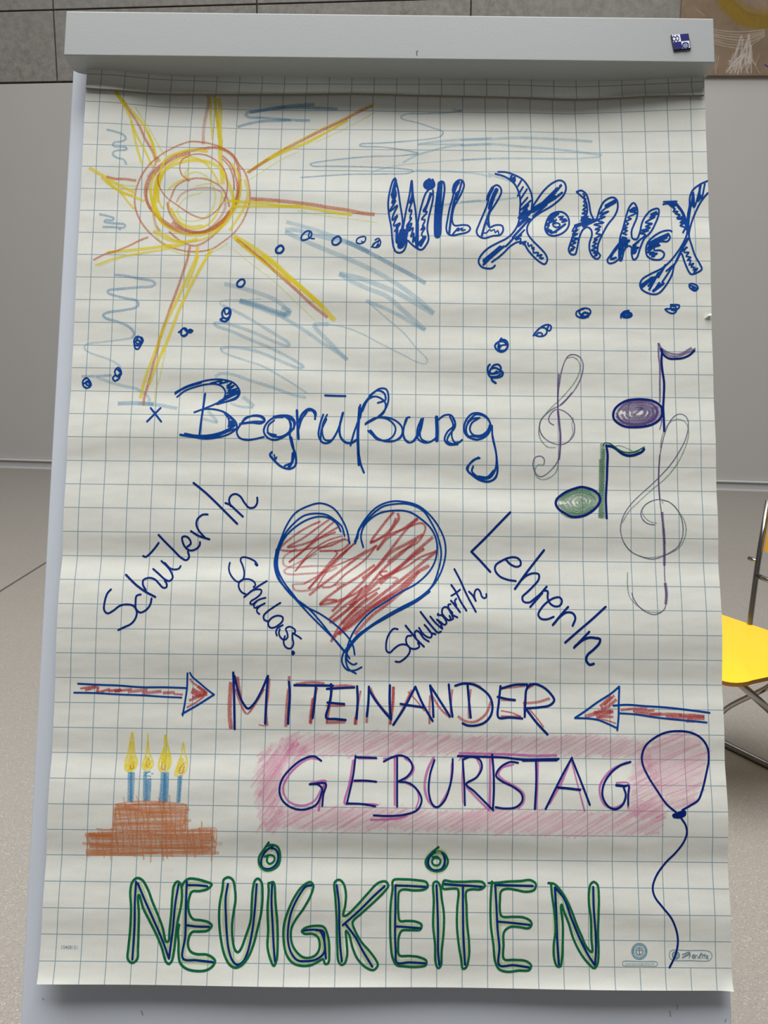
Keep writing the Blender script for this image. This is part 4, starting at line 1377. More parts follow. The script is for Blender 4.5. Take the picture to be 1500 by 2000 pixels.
Q H 7 200,930 320,860 470,815 620,850 710,940
Q H 7 180,1020 280,1110 420,1160 560,1130 680,1050
Q g 1.6 190,1140 260,1190 350,1215 470,1210
@schueler_lettering
S j 3.4 122,1005 90,1040 65,1120 62,1190 90,1218 140,1195 200,1150 260,1138 320,1150 350,1200 340,1260 300,1310 240,1340 187,1365
S j 3.4 385,1050 350,1060 340,1120 345,1180 380,1210 430,1190 470,1140 482,1085
S j 3.8 255,875 340,960 420,1020 515,1072
S j 3.4 430,1010 405,960 410,920 460,902 510,915 550,955 585,990 615,985 615,950 600,930
S j 3.4 497,823 550,870 600,915 640,930 670,900 650,840 620,800 570,753
S j 3.4 600,770 650,820 690,828 725,820 740,798
S j 3.4 545,592 510,640 460,695 430,717 408,708
S j 3.6 545,522 600,580 680,660 740,720 790,745 815,720 805,670
S j 3.4 800,625 830,600 820,560 790,535 755,540 760,590 790,640 830,660 880,645 910,610 912,585
S j 3.6 832,488 900,530 995,560
S j 3.4 960,550 900,480 880,430 890,380 940,340 980,340
S j 3.8 855,60 960,145 1060,240 1150,330 1242,422
S j 3.6 1138,238 1180,255 1230,300 1292,358
S j 3.4 1185,265 1170,210 1190,170 1230,158 1270,180 1310,240 1350,280 1395,275 1420,235 1420,190
@assistant_lettering
T j 3 150,150 135,230 150,310 200,390 260,440 310,440 355,400 372,310 350,200 315,110 330,70 390,65 480,95 550,140 570,180
T j 5 550,165 568,185
T j 3 515,525 545,490 520,440 450,405 370,405 310,430 285,480 295,550 340,610 390,630
T j 3.2 718,432 600,505 480,590 372,678
T j 3 470,590 560,560 635,570 630,620 560,690 480,740 460,780 500,790 550,750 620,710 700,690
T j 3 690,775 600,820 530,845 520,800 560,750
T j 3 640,800 570,860 570,910 605,940
T j 3.2 928,768 830,830 720,910 670,970 680,1030 740,1055
T j 3.2 750,1050 820,985 900,965 965,990 960,1050 900,1110 830,1150 770,1150 740,1100 750,1050
T j 3 965,1110 880,1165 860,1220 875,1272
T j 3 920,1175 905,1230 930,1300 990,1340 1040,1300 1030,1220 1010,1170 1060,1135 1130,1160 1160,1200 1140,1250
T j 3 1000,1280 980,1340 985,1410 1030,1465 1090,1470 1130,1400 1115,1310 1120,1230 1160,1260 1210,1290 1250,1320
T j 5 1120,1525 1135,1540 1120,1555
@heart_drawing
U r 4 430,195 330,240 220,310 110,415 200,430 350,410 500,390 630,340 660,360 600,420 540,430
U r 4 500,180 400,250 290,330 170,400 280,380 420,330 550,280
U r 4 540,195 430,290 310,410 180,520 280,440 420,330 570,240
U r 3 600,310 480,350 350,440 230,590 330,480 480,380 630,330
U r 4 420,430 560,440 480,550 400,650 340,730
U R 4 240,410 140,480 140,540 200,560 350,550 500,550
U R 4 400,450 260,520 140,590 160,610 320,610 500,590 560,560
U r 4 700,370 580,470 450,600 300,690
U r 4 640,420 520,530 420,640 330,730
U r 5 880,385 700,500 560,610 440,700 340,780
U r 4 870,390 780,500 620,620 520,710 440,720
U R 4 300,690 210,700 230,740 340,740 450,700
U r 3 720,345 600,470 460,620 400,720
U r 3 520,560 700,480 800,420
U R 5 540,700 620,690 560,730
U r 5 860,540 720,640 560,740 430,850 520,840 700,770 800,700
U r 5 1010,120 920,230 830,360 900,330 990,250 1030,170
U r 5 1040,130 1050,170 960,300 880,420 960,330 1090,250 1200,170
U r 4 820,370 940,310 1080,260 1230,210 1260,240 1210,350 1060,440 960,520
U r 5 1200,175 1110,260 1000,400 880,550 760,680 640,790 520,910
U r 5 1190,340 1060,460 930,570 780,740 600,880 500,970
U r 6 1240,300 1100,380 990,440 880,560 760,650
U r 6 1320,320 1180,440 1050,560 900,660 760,790 640,900 520,1000
U r 4 1350,430 1220,480 1100,560 920,630 900,600 960,590
U r 6 1250,410 1140,490 1020,590 900,690
U r 6 1350,430 1240,520 1120,620 960,740 820,850 680,960 570,1090
U r 7 1290,545 1180,610 1060,720 900,830 760,930 640,1030
U r 6 1210,590 1100,720 960,800 820,890 700,1000 570,1090
U r 6 1090,740 960,850 840,940 700,1090
U r 5 720,830 600,930 500,1000
U r 5 640,1030 570,1080 510,1150
U r 4 760,720 700,820 660,860 780,790 900,720
U R 4 840,660 960,640 1040,650 1000,690
U r 6 880,760 760,850 640,960 600,1010
U r 5 560,820 480,820 420,860
U r 5 800,800 690,900 590,1010 520,1130
U i 3 660,370 640,270 600,180 530,90 430,52 330,75 230,130 160,230 115,340 80,440 65,530 90,640 150,720 240,820 350,940 450,1040 550,1140 640,1250 660,1280
U i 3 620,310 600,240 550,190 480,145 400,133 300,150 210,220 140,310 100,410 80,540 110,660 200,780 330,880 430,990 540,1130 620,1230
U i 3 590,275 560,215 500,170 420,158 330,180 230,240 150,320 100,430 90,560 130,660 210,770 280,850 430,930 530,1000 610,1070 660,1130 690,1190 700,1250
U i 5 85,420 72,540 95,640
U i 3 705,370 730,270 790,170 880,80 990,38 1090,40 1200,70 1290,140 1360,230 1410,340 1420,450 1390,580 1330,690 1230,790 1090,880 950,960 830,1030 730,1110 670,1180 630,1260 650,1360 710,1400
U i 3 700,355 750,240 830,150 920,80 1020,58 1130,60 1240,110 1310,210 1360,320 1385,450 1360,590 1310,710 1210,800 1060,880 920,960 800,1040 710,1110 650,1200 640,1290 690,1330 715,1320
U i 3 768,400 750,320 770,240 820,180 900,130 1010,110 1130,120 1230,180 1310,260 1350,360 1345,480 1300,580 1200,680 1060,760 950,830 830,910 740,1000 680,1090 640,1200 630,1300
U i 3 660,1170 610,1240 600,1310 640,1370 700,1375 755,1350
U i 4 720,330 735,260 790,190
U i 5 1290,750 1180,830 1050,900
@caretaker_lettering
V j 3.2 250,878 200,870 150,920 110,1000 95,1100 105,1170 145,1190 200,1140 270,1090 340,1080 400,1110 415,1160 390,1220 330,1280 270,1315 222,1308
V j 3.2 430,965 380,970 360,1020 380,1090 430,1135 490,1140 540,1110 520,1060
V j 3.4 355,830 420,910 500,1010 600,1110
V j 3.2 490,990 475,930 500,895 540,920 600,1000 665,1042
V j 3.2 535,860 580,930 640,980 690,990 705,950 660,880 607,820
V j 3.2 650,870 700,930 755,945
V j 3.4 555,648 640,760 730,870 790,925 825,910
V j 3.2 685,710 760,800 845,872
V j 3.2 845,870 820,800 765,745 830,790 870,820 900,800 880,740 830,690 780,690 790,670
V j 3.2 940,700 960,750 930,760 880,720 840,660 850,600 890,580 930,610 970,680 1045,720
V j 3.2 975,700 990,740 940,755
V j 3.2 955,545 925,550 930,600 980,660
V j 3.4 960,498 1020,570 1080,650
V j 3.2 1030,560 1010,500 1030,472
V j 3.4 965,290 1020,370 1090,510 1165,630
V j 3.2 965,432 1020,400 1080,352
V j 3.4 1005,78 1080,220 1170,420 1290,645
V j 3.4 1200,378 1250,430 1290,500
V j 3.2 1285,495 1270,420 1290,355 1320,345 1350,380 1370,440 1400,465 1430,450 1430,410
@teacher_lettering
W j 4 447,55 330,175 200,310 55,452
W j 4 55,452 150,550 245,655
W j 3.6 405,535 450,580 510,605 550,590 550,545 510,512 440,512 360,545 300,590 295,640 340,700 420,735 502,748
W j 4 788,438 700,550 600,680 495,828
W j 3.6 560,740 610,695 680,670 735,680 735,730 690,790 620,860 570,910 580,955 640,965 690,930 750,880 815,805
W j 3.8 770,870 710,940 650,1010
W j 3.6 790,845 825,850 825,920 850,975 900,1005 950,995 970,950 950,915 890,920 810,970 750,1040 730,1090 760,1130 820,1135 885,1110
W j 3.8 1032,1010 960,1090 877,1193
W j 3.8 890,1180 950,1110 1020,1065 1080,1075 1105,1120 1078,1200
W j 4 1410,1010 1280,1130 1140,1250 1003,1370
W j 4 1245,1262 1170,1340 1092,1422
W j 4.4 1100,1410 1180,1345 1250,1320 1310,1325 1355,1335 1345,1380 1290,1440 1225,1500 1215,1550 1250,1595 1290,1585
@arrow_drawing
X i 3.2 105,165 300,175 480,182 680,197 900,198 1105,205
X i 3 70,247 250,250 480,263 700,272 900,285 1052,292
X i 3.2 1107,70 1103,200 1085,330 1063,455
X i 3 1130,65 1150,100 1220,160 1290,220 1350,265
X i 3.4 1350,265 1200,360 1060,440
X r 4 125,210 270,187
X r 5 170,225 290,200 280,240 400,215
X r 5 380,232 500,220 440,235 600,215
X r 6 560,240 740,222
X r 6 690,255 870,235
X r 6 880,250 990,245
X r 4 980,260 1065,265
X r 4 1130,120 1150,150 1220,200 1290,250
X r 6 1150,210 1200,240 1280,250
X r 6 1140,240 1220,270 1290,262
X r 5 1150,290 1230,270
X r 5 1120,320 1200,290 1280,255
X r 4 1100,385 1180,340 1260,280
X r 6 1200,190 1270,240
@together_lettering
Y r 8 95,140 85,280 82,420 95,545
Y r 5 150,95 165,200 180,290
Y r 4 130,200 180,340 230,415 290,350 380,200
Y r 5 425,110 410,260 395,400 405,520
Y r 2 330,508 390,522
Y r 5 595,90 592,140
Y r 6 590,200 575,350 565,530
Y r 5 650,160 750,145 830,145 900,155
Y r 5 835,190 810,280 795,380 780,505
Y r 6 800,280 785,400 775,495
Y r 5 960,180 1080,172 1160,182
Y r 4 965,200 950,320 930,430 915,500
Y r 4 910,345 1000,348 1080,345
Y r 6 915,490 990,488 1080,485
Y r 4 1210,215 1185,350 1170,440 1165,510
Y r 7 1170,440 1165,510
Y r 4 1295,190 1330,270 1400,370 1470,440
Y r 5 1265,400 1262,495
Y r 5 1495,180 1490,330 1465,505
Y j 4.2 113,60 120,250 125,545
Y j 4 125,90 150,200 190,310 240,370 290,330 350,230 410,90
Y j 4.2 412,90 400,250 388,500
Y j 4.2 593,140 600,250 590,400 585,500
Y j 4.2 640,168 800,170 970,172
Y j 4.2 825,175 815,300 797,450
Y j 4.2 955,160 955,250 935,350 915,450 1000,460 1080,468
Y j 4 920,200 1050,192 1155,188
Y j 4 925,318 1000,325 1068,330
Y j 4.2 1180,178 1185,300 1175,455
Y j 4.2 1282,182 1278,300 1265,435
Y j 4.2 1285,210 1340,300 1410,390 1470,460
Y j 4.2 1462,170 1462,320 1470,460
a r 5 75,130 70,250 50,440
a r 4 225,155 180,250 120,370 80,440
a r 3 195,170 270,250 330,330
a r 4 375,200 370,320 370,435
a r 4 390,200 460,310 540,385
a r 4 555,150 545,260 545,380
a r 4 705,150 690,280 690,390
a r 5 600,370 660,410 740,415 830,350 870,250
a r 2.5 640,110 720,100 790,130
a r 3 960,145 1060,135 1150,125
a r 3 950,240 1070,245
a r 3 950,325 1050,345 1115,375
a r 4 950,370 1030,372 1115,372
a r 5 1130,265 1250,255 1350,225
a r 3 1170,145 1220,120
a r 3 1170,300 1240,380 1300,460
a r 3 1160,150 1140,290 1145,380
a j 4 47,120 45,260 58,390
a j 4 75,440 160,310 255,130
a j 4 255,130 310,260 395,408
a j 4 135,270 230,285 325,298
a j 4 375,120 395,250 402,375
a j 4 375,120 440,220 535,370
a j 4 527,112 540,250 557,372
a j 4.2 680,115 690,230 705,380
a j 4 580,122 640,105 720,110 800,150 860,210 882,280 870,360 820,420 750,445 680,445 640,428
a j 4 948,125 935,250 932,380 1020,380 1125,388
a j 4 950,145 1060,115 1165,112
a j 4 925,212 1000,230 1065,238
a j 4 1190,110 1160,150 1150,250 1145,375
a j 4 1165,130 1220,108 1290,130 1350,180 1385,240 1350,280 1260,298 1160,305
a j 4.2 1155,310 1240,420 1330,518
@arrow_drawing
b i 3.4 545,105 470,170 330,260 220,340 115,410
b i 3.4 115,412 230,415 340,430 440,470 525,510
b i 3.4 547,105 542,260 540,400 528,530
b i 3.4 490,290 620,282 800,295 1000,308 1200,330 1428,360
b i 3.2 550,365 700,375 900,405 1080,425 1250,440 1400,455
b r 6 470,200 360,300
b r 5 500,190 400,290
b r 6 520,230 420,310 370,320
b r 7 470,350 350,360 210,400
b r 6 490,350 400,380 320,400
b r 6 300,360 400,340 490,345
b r 5 350,400 490,400
b r 3 330,410 440,440 515,465
b r 5 560,335 680,322 820,320
b r 5 680,345 800,345 890,335
b r 5 700,365 850,370 960,370
b r 6 840,385 1000,375 1160,380
b r 6 1000,400 1180,405 1380,395
b r 6 1130,385 1280,385 1380,400
b r 5 1210,420 1300,420 1380,420
b r 2.5 1200,450 1280,450
@birthday_lettering
c q 5 490,230 420,225 330,280 260,360 230,440 260,520 320,555 400,555 460,520 500,450 535,385 430,400
c q 5 525,420 500,500 485,595
c q 5 730,240 705,400 670,545 690,550
c q 4 770,225 900,225
c q 3 700,390 900,390
c q 4 690,550 880,550 905,555
c q 4 950,225 1040,215
c q 5 1028,220 1028,400 1028,555
c q 4 1100,225 1160,270 1160,320 1100,380
c q 4 1110,400 1180,440 1200,510 1180,580
c q 5 860,662 960,660 1060,650 1110,635
c q 6 1305,220 1265,300 1242,420 1265,520 1310,570
c q 4 1435,260 1420,420 1350,560
c n 3.4 503,240 450,208 370,230 290,290 220,380 205,470 240,540 320,585 400,585 470,550 505,470 510,440 480,410 420,408
c n 3.4 420,408 535,405 518,480 510,562
c n 3.4 748,205 730,350 685,548
c n 3.4 750,215 895,220
c n 3.4 740,382 820,382 895,390
c n 3.4 685,545 800,550 888,565
c n 3.4 1045,210 1045,400 1045,568
c n 3.4 950,245 1010,215 1070,202 1130,230 1155,290 1120,350 1050,390
c n 3.4 1055,390 1130,400 1190,450 1220,520 1190,590 1100,625 980,635 878,630
c n 3.4 1312,235 1280,340 1272,470 1300,555 1330,572 1380,530 1420,430 1440,320 1442,228
d q 6 140,150 350,155 520,160 680,168 825,165
d q 3 160,190 155,350 160,500
d q 4 260,190 285,250 260,320 190,365
d q 5 190,395 270,480 350,560
d q 6 355,190 355,370 352,540
d q 5 520,230 440,255 415,300 450,340 540,390 595,440 595,500 560,540
d q 4 698,210 695,380 685,545
d q 5 920,230 860,370 780,510
d q 4 940,215 980,370 1030,560
d q 3 860,400 1030,405
d q 5 1330,215 1220,270 1145,370 1140,440 1175,520 1240,540 1310,510
d q 4 1260,360 1345,365 1345,450 1342,540
d q 3 135,200 150,180
d n 3.6 125,170 300,175 450,180 590,195 700,195 845,190
d n 5 590,200 720,198 830,197
d n 3.4 160,200 170,350 175,520
d n 3.4 160,195 220,175 280,195 297,250 260,320 185,370 240,420 310,490 378,558
d n 3.8 370,160 380,280 382,420 375,555
d n 3.4 555,218 500,212 430,250 398,310 440,350 520,390 580,440 585,490 540,535 460,545 395,535
d n 3.6 683,195 685,350 675,548
d n 3.6 940,182 870,310 810,430 752,548
d n 3.6 940,190 1000,340 1068,518
d n 4 840,395 920,402 998,412
d n 3.6 1358,212 1280,240 1210,300 1165,380 1160,460 1200,530 1250,550 1300,520 1325,450 1310,395
d n 4.4 1258,378 1320,385
d n 3.4 1320,383 1345,380 1342,450 1342,522
@balloon_drawing
e n 3.6 470,690 400,630 330,530 260,420 215,320 212,250 240,180 310,120 390,82 480,70 580,80 660,120 710,190 722,280 700,410 670,530 640,600 580,640 520,675
e n 6 455,715 490,705 530,690 490,725 535,710
e n 3.6 450,720 480,700 540,685 540,710 500,732 455,728
e n 3.4 510,735 545,790 555,850 530,920 470,1000 390,1080 320,1180 293,1270 310,1340 370,1420 440,1510 480,1620 485,1700 465,1790 422,1880
@cake_drawing
f y 4 540,100 520,220 500,310 475,400 480,470 540,475 590,400 565,310 555,200 545,100
f y 7 538,190 530,320 500,430
f y 8 545,330 545,460
f y 7 570,380 520,470
f y 7 490,420 520,480
f y 3 695,110 690,220 670,330 640,420 650,460 700,465 745,420 735,360 705,290 695,180
f y 8 690,330 680,450
f y 7 715,370 710,450
f y 7 660,400 680,460
f y 4 865,125 855,250 820,340 800,420 820,480 880,475 915,400 905,300 880,200 865,125
f y 7 865,250 840,400
f y 8 890,300 880,460
f y 7 850,350 830,470
f y 3 1040,200 1020,320 980,430 960,520 1020,520 1070,460 1080,390 1055,300 1040,200
f y 7 1030,350 990,490
f y 7 1050,380 1030,500
f y 5 1000,430 980,515
f o 2 550,395 525,420 525,460 550,455 555,400
f o 2 700,355 680,400 690,440 710,410 705,355
f o 2 860,360 835,400 830,460 855,465 865,400
f o 2 1050,405 1015,440 1005,505 1030,495 1050,430
f c 7 515,490 515,620 510,780
f c 7 550,490 545,620 535,785
f c 5 530,490 530,780
f c 7 668,480 665,620 665,780
f c 7 710,550 708,650 700,770
f c 4 685,560 682,770
f c 2 725,500 750,506
f c 2 665,500 720,480 660,520 725,530
f c 8 840,490 835,620 820,780
f c 8 880,490 878,620 870,780
f c 6 860,500 858,790
f c 6 1000,530 995,640 985,790
f c 5 1020,520 1010,640 1000,785
f t 3 190,1042 360,1055
f t 5 80,1095 230,1100 350,1105
f t 5 55,1185 150,1190 350,1210
f t 3 370,805 600,775 830,780 1070,805
f t 3 375,805 720,808 1080,808
f t 6 372,830 366,940 365,1050
f t 4 1075,815 1065,940 1062,1055
f t 3 1120,1050 1360,1040 1365,1080 1350,1290
f T 7 1360,1190 1420,1190
f t 5 100,1298 400,1290 800,1280
f t 6 380,830 520,840 660,880 850,880 1060,870
f t 6 400,1080 600,1070 850,1110 1300,1100
f t 5 400,1210 700,1220 1000,1230 1310,1240
@news_lettering
g G 4.2 90,1105 95,1000 110,850 118,650 112,500 130,420 170,385 215,400 265,480 310,600 360,720 400,830 430,950 450,945 460,850 475,700 485,550 500,450 530,415 560,440 570,540 560,640 530,780 515,900 500,1030 480,1120 455,1148 430,1130 390,1000 340,880 280,760 225,650 190,535 182,540 188,700 185,850 180,1000 170,1110 125,1138 90,1105
g j 3.8 163,418 152,600 150,800 130,1108
g j 3.8 178,432 240,580 320,760 390,920 455,1100
g j 3.8 540,440 510,620 490,830 455,1100
g G 4.2 565,470 590,420 630,392 700,395 790,420 835,440 800,480 730,500 660,505 635,560 625,640 640,710 670,750 740,760 800,775 835,805 800,850 730,860 660,865 630,920 625,990 650,1040 700,1060 790,1065 840,1090 865,1120 840,1170 780,1205 690,1210 610,1190 555,1140 540,1060 540,950 535,860 545,800
g j 3.8 613,418 605,650 600,900 580,1100 700,1115 845,1132
g j 3.6 620,448 720,450 795,458
g j 3.8 615,805 700,815 810,818
g G 4.2 935,430 940,400 980,378 1020,400 1040,480 1045,580 1030,680 1015,800 1020,930 1040,1020 1065,1045 1090,1020 1140,890 1180,760 1190,600 1200,480 1220,405 1245,390 1275,420 1285,530 1275,680 1240,840 1200,990 1150,1100 1090,1165 1040,1180 990,1150 945,1060 915,920 900,760 905,620 930,480 935,430
g j 3.8 978,438 958,560 960,720 970,900 985,1020 1020,1120 1060,1155 1110,1130 1150,1050 1190,880 1215,680 1233,440
g G 4.2 1340,430 1350,430 1380,420 1390,440 1400,600 1415,760 1420,950 1410,1110 1385,1165 1360,1120 1330,1000 1335,850 1330,650 1340,500 1340,430
g j 3.8 1370,440 1365,600 1375,800 1385,1000 1395,1125
g G 4 1340,70 1300,130 1255,200 1260,270 1310,315 1370,310 1425,270 1440,180 1420,110 1370,90 1330,100
g j 3.6 1375,105 1320,140 1275,220 1285,290 1340,305 1400,270 1425,190 1400,130 1360,120
g G 3.6 1305,195 1350,180 1385,190 1390,230 1350,260 1325,240 1330,190
h G 4 265,345 210,380 150,460 90,590 60,700 58,820 80,930 130,1000 200,1025 280,1020 350,985 380,970 395,1010 420,1005 430,900 420,790 385,710 320,700 240,715 205,745 230,765 290,765 335,790 352,850 340,910 300,950 230,960 170,920 125,840 120,730 150,660 220,560 280,450 300,370 280,345 265,345
h j 3.6 285,370 240,380 180,460 120,590 95,720 95,830 120,920 170,980 240,988 320,975 380,930 395,880 380,790 350,740 280,732 220,740
h j 3.8 320,735 380,745 390,830 402,965
h G 4 475,345 510,325 545,355 565,440 560,530 545,620 570,615 650,540 740,440 830,350 890,340 910,375 880,420 790,510 690,600 620,670 640,740 690,830 760,910 810,980 825,1020 790,1060 730,1040 660,970 620,880 590,770 565,740 570,820 575,940 555,1005 530,1018 505,990 495,850 490,650 480,480 475,345
h j 3.8 490,370 508,520 512,720 520,880 532,990
h j 3.8 880,378 790,460 680,570 540,695
h j 3.8 565,690 640,790 700,900 780,1032
h G 4 950,330 1040,322 1150,330 1220,345 1232,380 1200,405 1120,412 1030,405 1000,420 990,500 992,600 1005,660 1060,660 1130,665 1180,690 1170,730 1090,735 1020,740 998,780 990,860 1000,940 1080,945 1160,955 1220,985 1215,1020 1140,1035 1040,1030 980,1020 945,960 930,850 925,700 930,520 945,400 950,330
h j 3.8 968,370 968,550 965,750 970,900 980,1000 1080,998 1210,1005
h j 3.6 970,372 1080,375 1225,385
h j 3.6 975,705 1080,712 1172,720
h G 4 1280,350 1305,340 1330,370 1345,480 1362,600 1360,750 1345,900 1335,1030 1315,1045 1295,1000 1290,850 1275,700 1280,500 1280,350
h j 3.8 1302,370 1310,550 1315,750 1315,900 1325,1018
h G 4 1318,60 1260,110 1215,170 1225,220 1290,255 1360,240 1395,180 1370,120 1320,95 1270,115
h j 4 1300,100 1350,110 1370,180 1340,240 1270,245 1235,200 1245,140 1290,100
h G 3.6 1270,140 1310,140 1335,170 1320,205 1280,205 1265,175 1290,145 1320,150
j G 4 120,340 105,370 110,410 160,410 230,412 238,440 228,560 225,720 240,880 260,1000 275,1080 300,1070 325,980 325,850 310,700 305,560 305,430 350,415 420,415 460,385 440,355 380,348 280,352 180,350 120,342
j j 3.8 120,370 230,380 330,385 445,395
j j 3.8 275,390 275,560 278,780 292,1045
j G 4 492,362 560,360 650,350 760,345 840,338 885,370 870,420 800,435 720,420 640,410 595,430 585,500 585,600 600,640 700,645 780,650 840,680 850,710 825,740 740,730 670,730 620,770 615,880 620,1000 700,1005 800,1015 845,1050 830,1090 740,1095 650,1105 580,1085 545,1020 530,880 510,730 505,580 510,440 518,350
j j 3.8 545,378 555,550 565,750 580,900 580,1050 700,1050 825,1068
j j 3.8 545,378 680,382 860,387
j j 3.6 565,685 680,695 832,712
j G 4 990,362 1040,370 1080,410 1140,500 1190,610 1230,720 1270,810 1310,900 1355,940 1350,830 1345,650 1330,540 1330,430 1345,370 1370,352 1400,375 1412,480 1410,620 1405,800 1410,930 1400,1040 1375,1075 1320,1030 1260,950 1200,830 1160,700 1120,600 1100,540 1095,560 1110,700 1110,850 1105,980 1090,1060 1065,1060 1040,1000 1035,880 1050,760 1040,600 1020,460 1012,365
j j 4 1045,400 1055,600 1065,850 1078,1045
j j 3.8 1045,400 1120,490 1180,650 1250,820 1320,960 1380,1052
j j 3.8 1365,395 1370,580 1385,780 1388,930 1380,1050
@paper_logo
k l 1.1 805,297 1000,301 1260,308 1295,330 1308,370 1290,415 1258,433 1050,430 815,425 775,400 763,360 775,315 805,297
k l 2.6 848,318 815,330 805,362 815,392 848,405 880,392 890,362 880,332 848,318
k l 1.6 848,340 830,350 828,368 848,382 866,370 865,350 848,340
k l 1.8 930,355 965,342 1000,325 1030,328 1010,345 965,368 930,395
k l 1.8 930,395 970,375 1005,358 1032,350 1026,370 1016,396
k l 1.6 1055,382 1085,370 1080,355 1062,360 1055,390 1075,400 1092,390
k l 1.6 1100,362 1092,400
k l 1.6 1094,382 1108,364 1120,366
k l 1.6 1125,398 1150,375 1176,345 1172,333 1155,360 1146,392 1160,400
k l 1.6 1185,366 1180,398
k l 1.8 1189,350 1191,352
k l 1.6 1217,345 1205,398
k l 1.4 1196,364 1226,366
k l 1.6 1230,370 1260,369 1228,400 1264,403
@eco_seal
k l 1 180,440 400,443 600,447 610,460 606,495 595,500 400,497 180,493 170,485 172,450 180,440
k l 2 383,288 383,352
k l 1.6 358,302 383,296 408,302
k l 1.2 350,285 340,310 350,340 370,360
k l 1.2 416,285 427,310 417,340 397,360
k l 2 383,283 384,285
"""
LABELS = {
    'sun_drawing': 'yellow and orange crayon sun with long rays',
    'welcome_lettering': 'blue bubble letters reading WILLKOMMEN',
    'greeting_lettering': 'blue handwriting reading x Begrüßung',
    'schueler_lettering': 'slanted handwriting reading SchülerIn',
    'assistant_lettering': 'slanted handwriting reading Schulass.',
    'caretaker_lettering': 'slanted handwriting reading Schulwart/in',
    'teacher_lettering': 'slanted handwriting reading LehrerIn',
    'heart_drawing': 'red scribbled heart with blue outlines',
    'together_lettering': 'blue and red capitals reading MITEINANDER',
    'birthday_lettering': 'blue capitals GEBURTSTAG on a pink crayon field',
    'balloon_drawing': 'pink balloon with a winding blue string',
    'cake_drawing': 'brown crayon cake with four blue candles',
    'news_lettering': 'green outlined capitals reading NEUIGKEITEN',
    'paper_logo': 'printed maker sign in an oval frame',
    'eco_seal': 'printed round blue seal above an address line',
}
PAIRS = {'treble_clef_drawing': ['smaller violet pencil clef at upper left', 'taller violet and green clef at lower right'],
         'eighth_note_drawing': ['violet filled note with blue outline', 'green filled note with blue outline'],
         'arrow_drawing': ['red filled arrow pointing right', 'red filled arrow pointing left']}

blocks = []
for ln in STROKES.strip().splitlines():
    ln = ln.strip()
    if not ln or ln[0] == '#':
        continue
    if ln[0] == '@':
        blocks.append((ln[1:], []))
        continue
    q = ln.split()
    x0, y0, s = CROPS[q[0]]
    pts = [tuple(float(k) for k in c.split(',')) for c in q[3:]]
    blocks[-1][1].append((q[1], float(q[2]), [(x0 + a / s, y0 + b / s) for a, b in pts]))


def crop(name, pts):
    x0, y0, s = CROPS[name]
    return [(x0 + a / s, y0 + b / s) for a, b in pts]


def ring(cx, cy, rx, ry, n=40):
    return [(cx + rx * math.cos(6.28318 * k / n), cy + ry * math.sin(6.28318 * k / n)) for k in range(n)]


def place_text(mk, s, size, cx, cy, ang, mat, level, sx=1.0):
    vs_, fs_ = text_shape(s, size)
    ca, sa = math.cos(ang), math.sin(ang)
    px = [(cx + (x * sx) * ca + y * sa, cy + (x * sx) * sa - y * ca) for x, y in vs_]
    mk.patch_px(px, fs_, mat, level)


CLUSTER = {'sky_scribbles': ('cloud_scribble', 16), 'dotted_line_drawing': ('pen_circle', 9)}


def clusters(items, dist):
    sm = [spline(p, 4.0) for _, _, p in items]
    lead = list(range(len(items)))

    def find(i):
        while lead[i] != i:
            i = lead[i]
        return i
    for i in range(len(items)):
        for k in range(i):
            d = np.linalg.norm(sm[i][:, None] - sm[k][None], axis=2).min()
            if d < dist:
                lead[find(i)] = find(k)
    r = {}
    for i, it in enumerate(items):
        r.setdefault(find(i), []).append(it)
    return list(r.values())


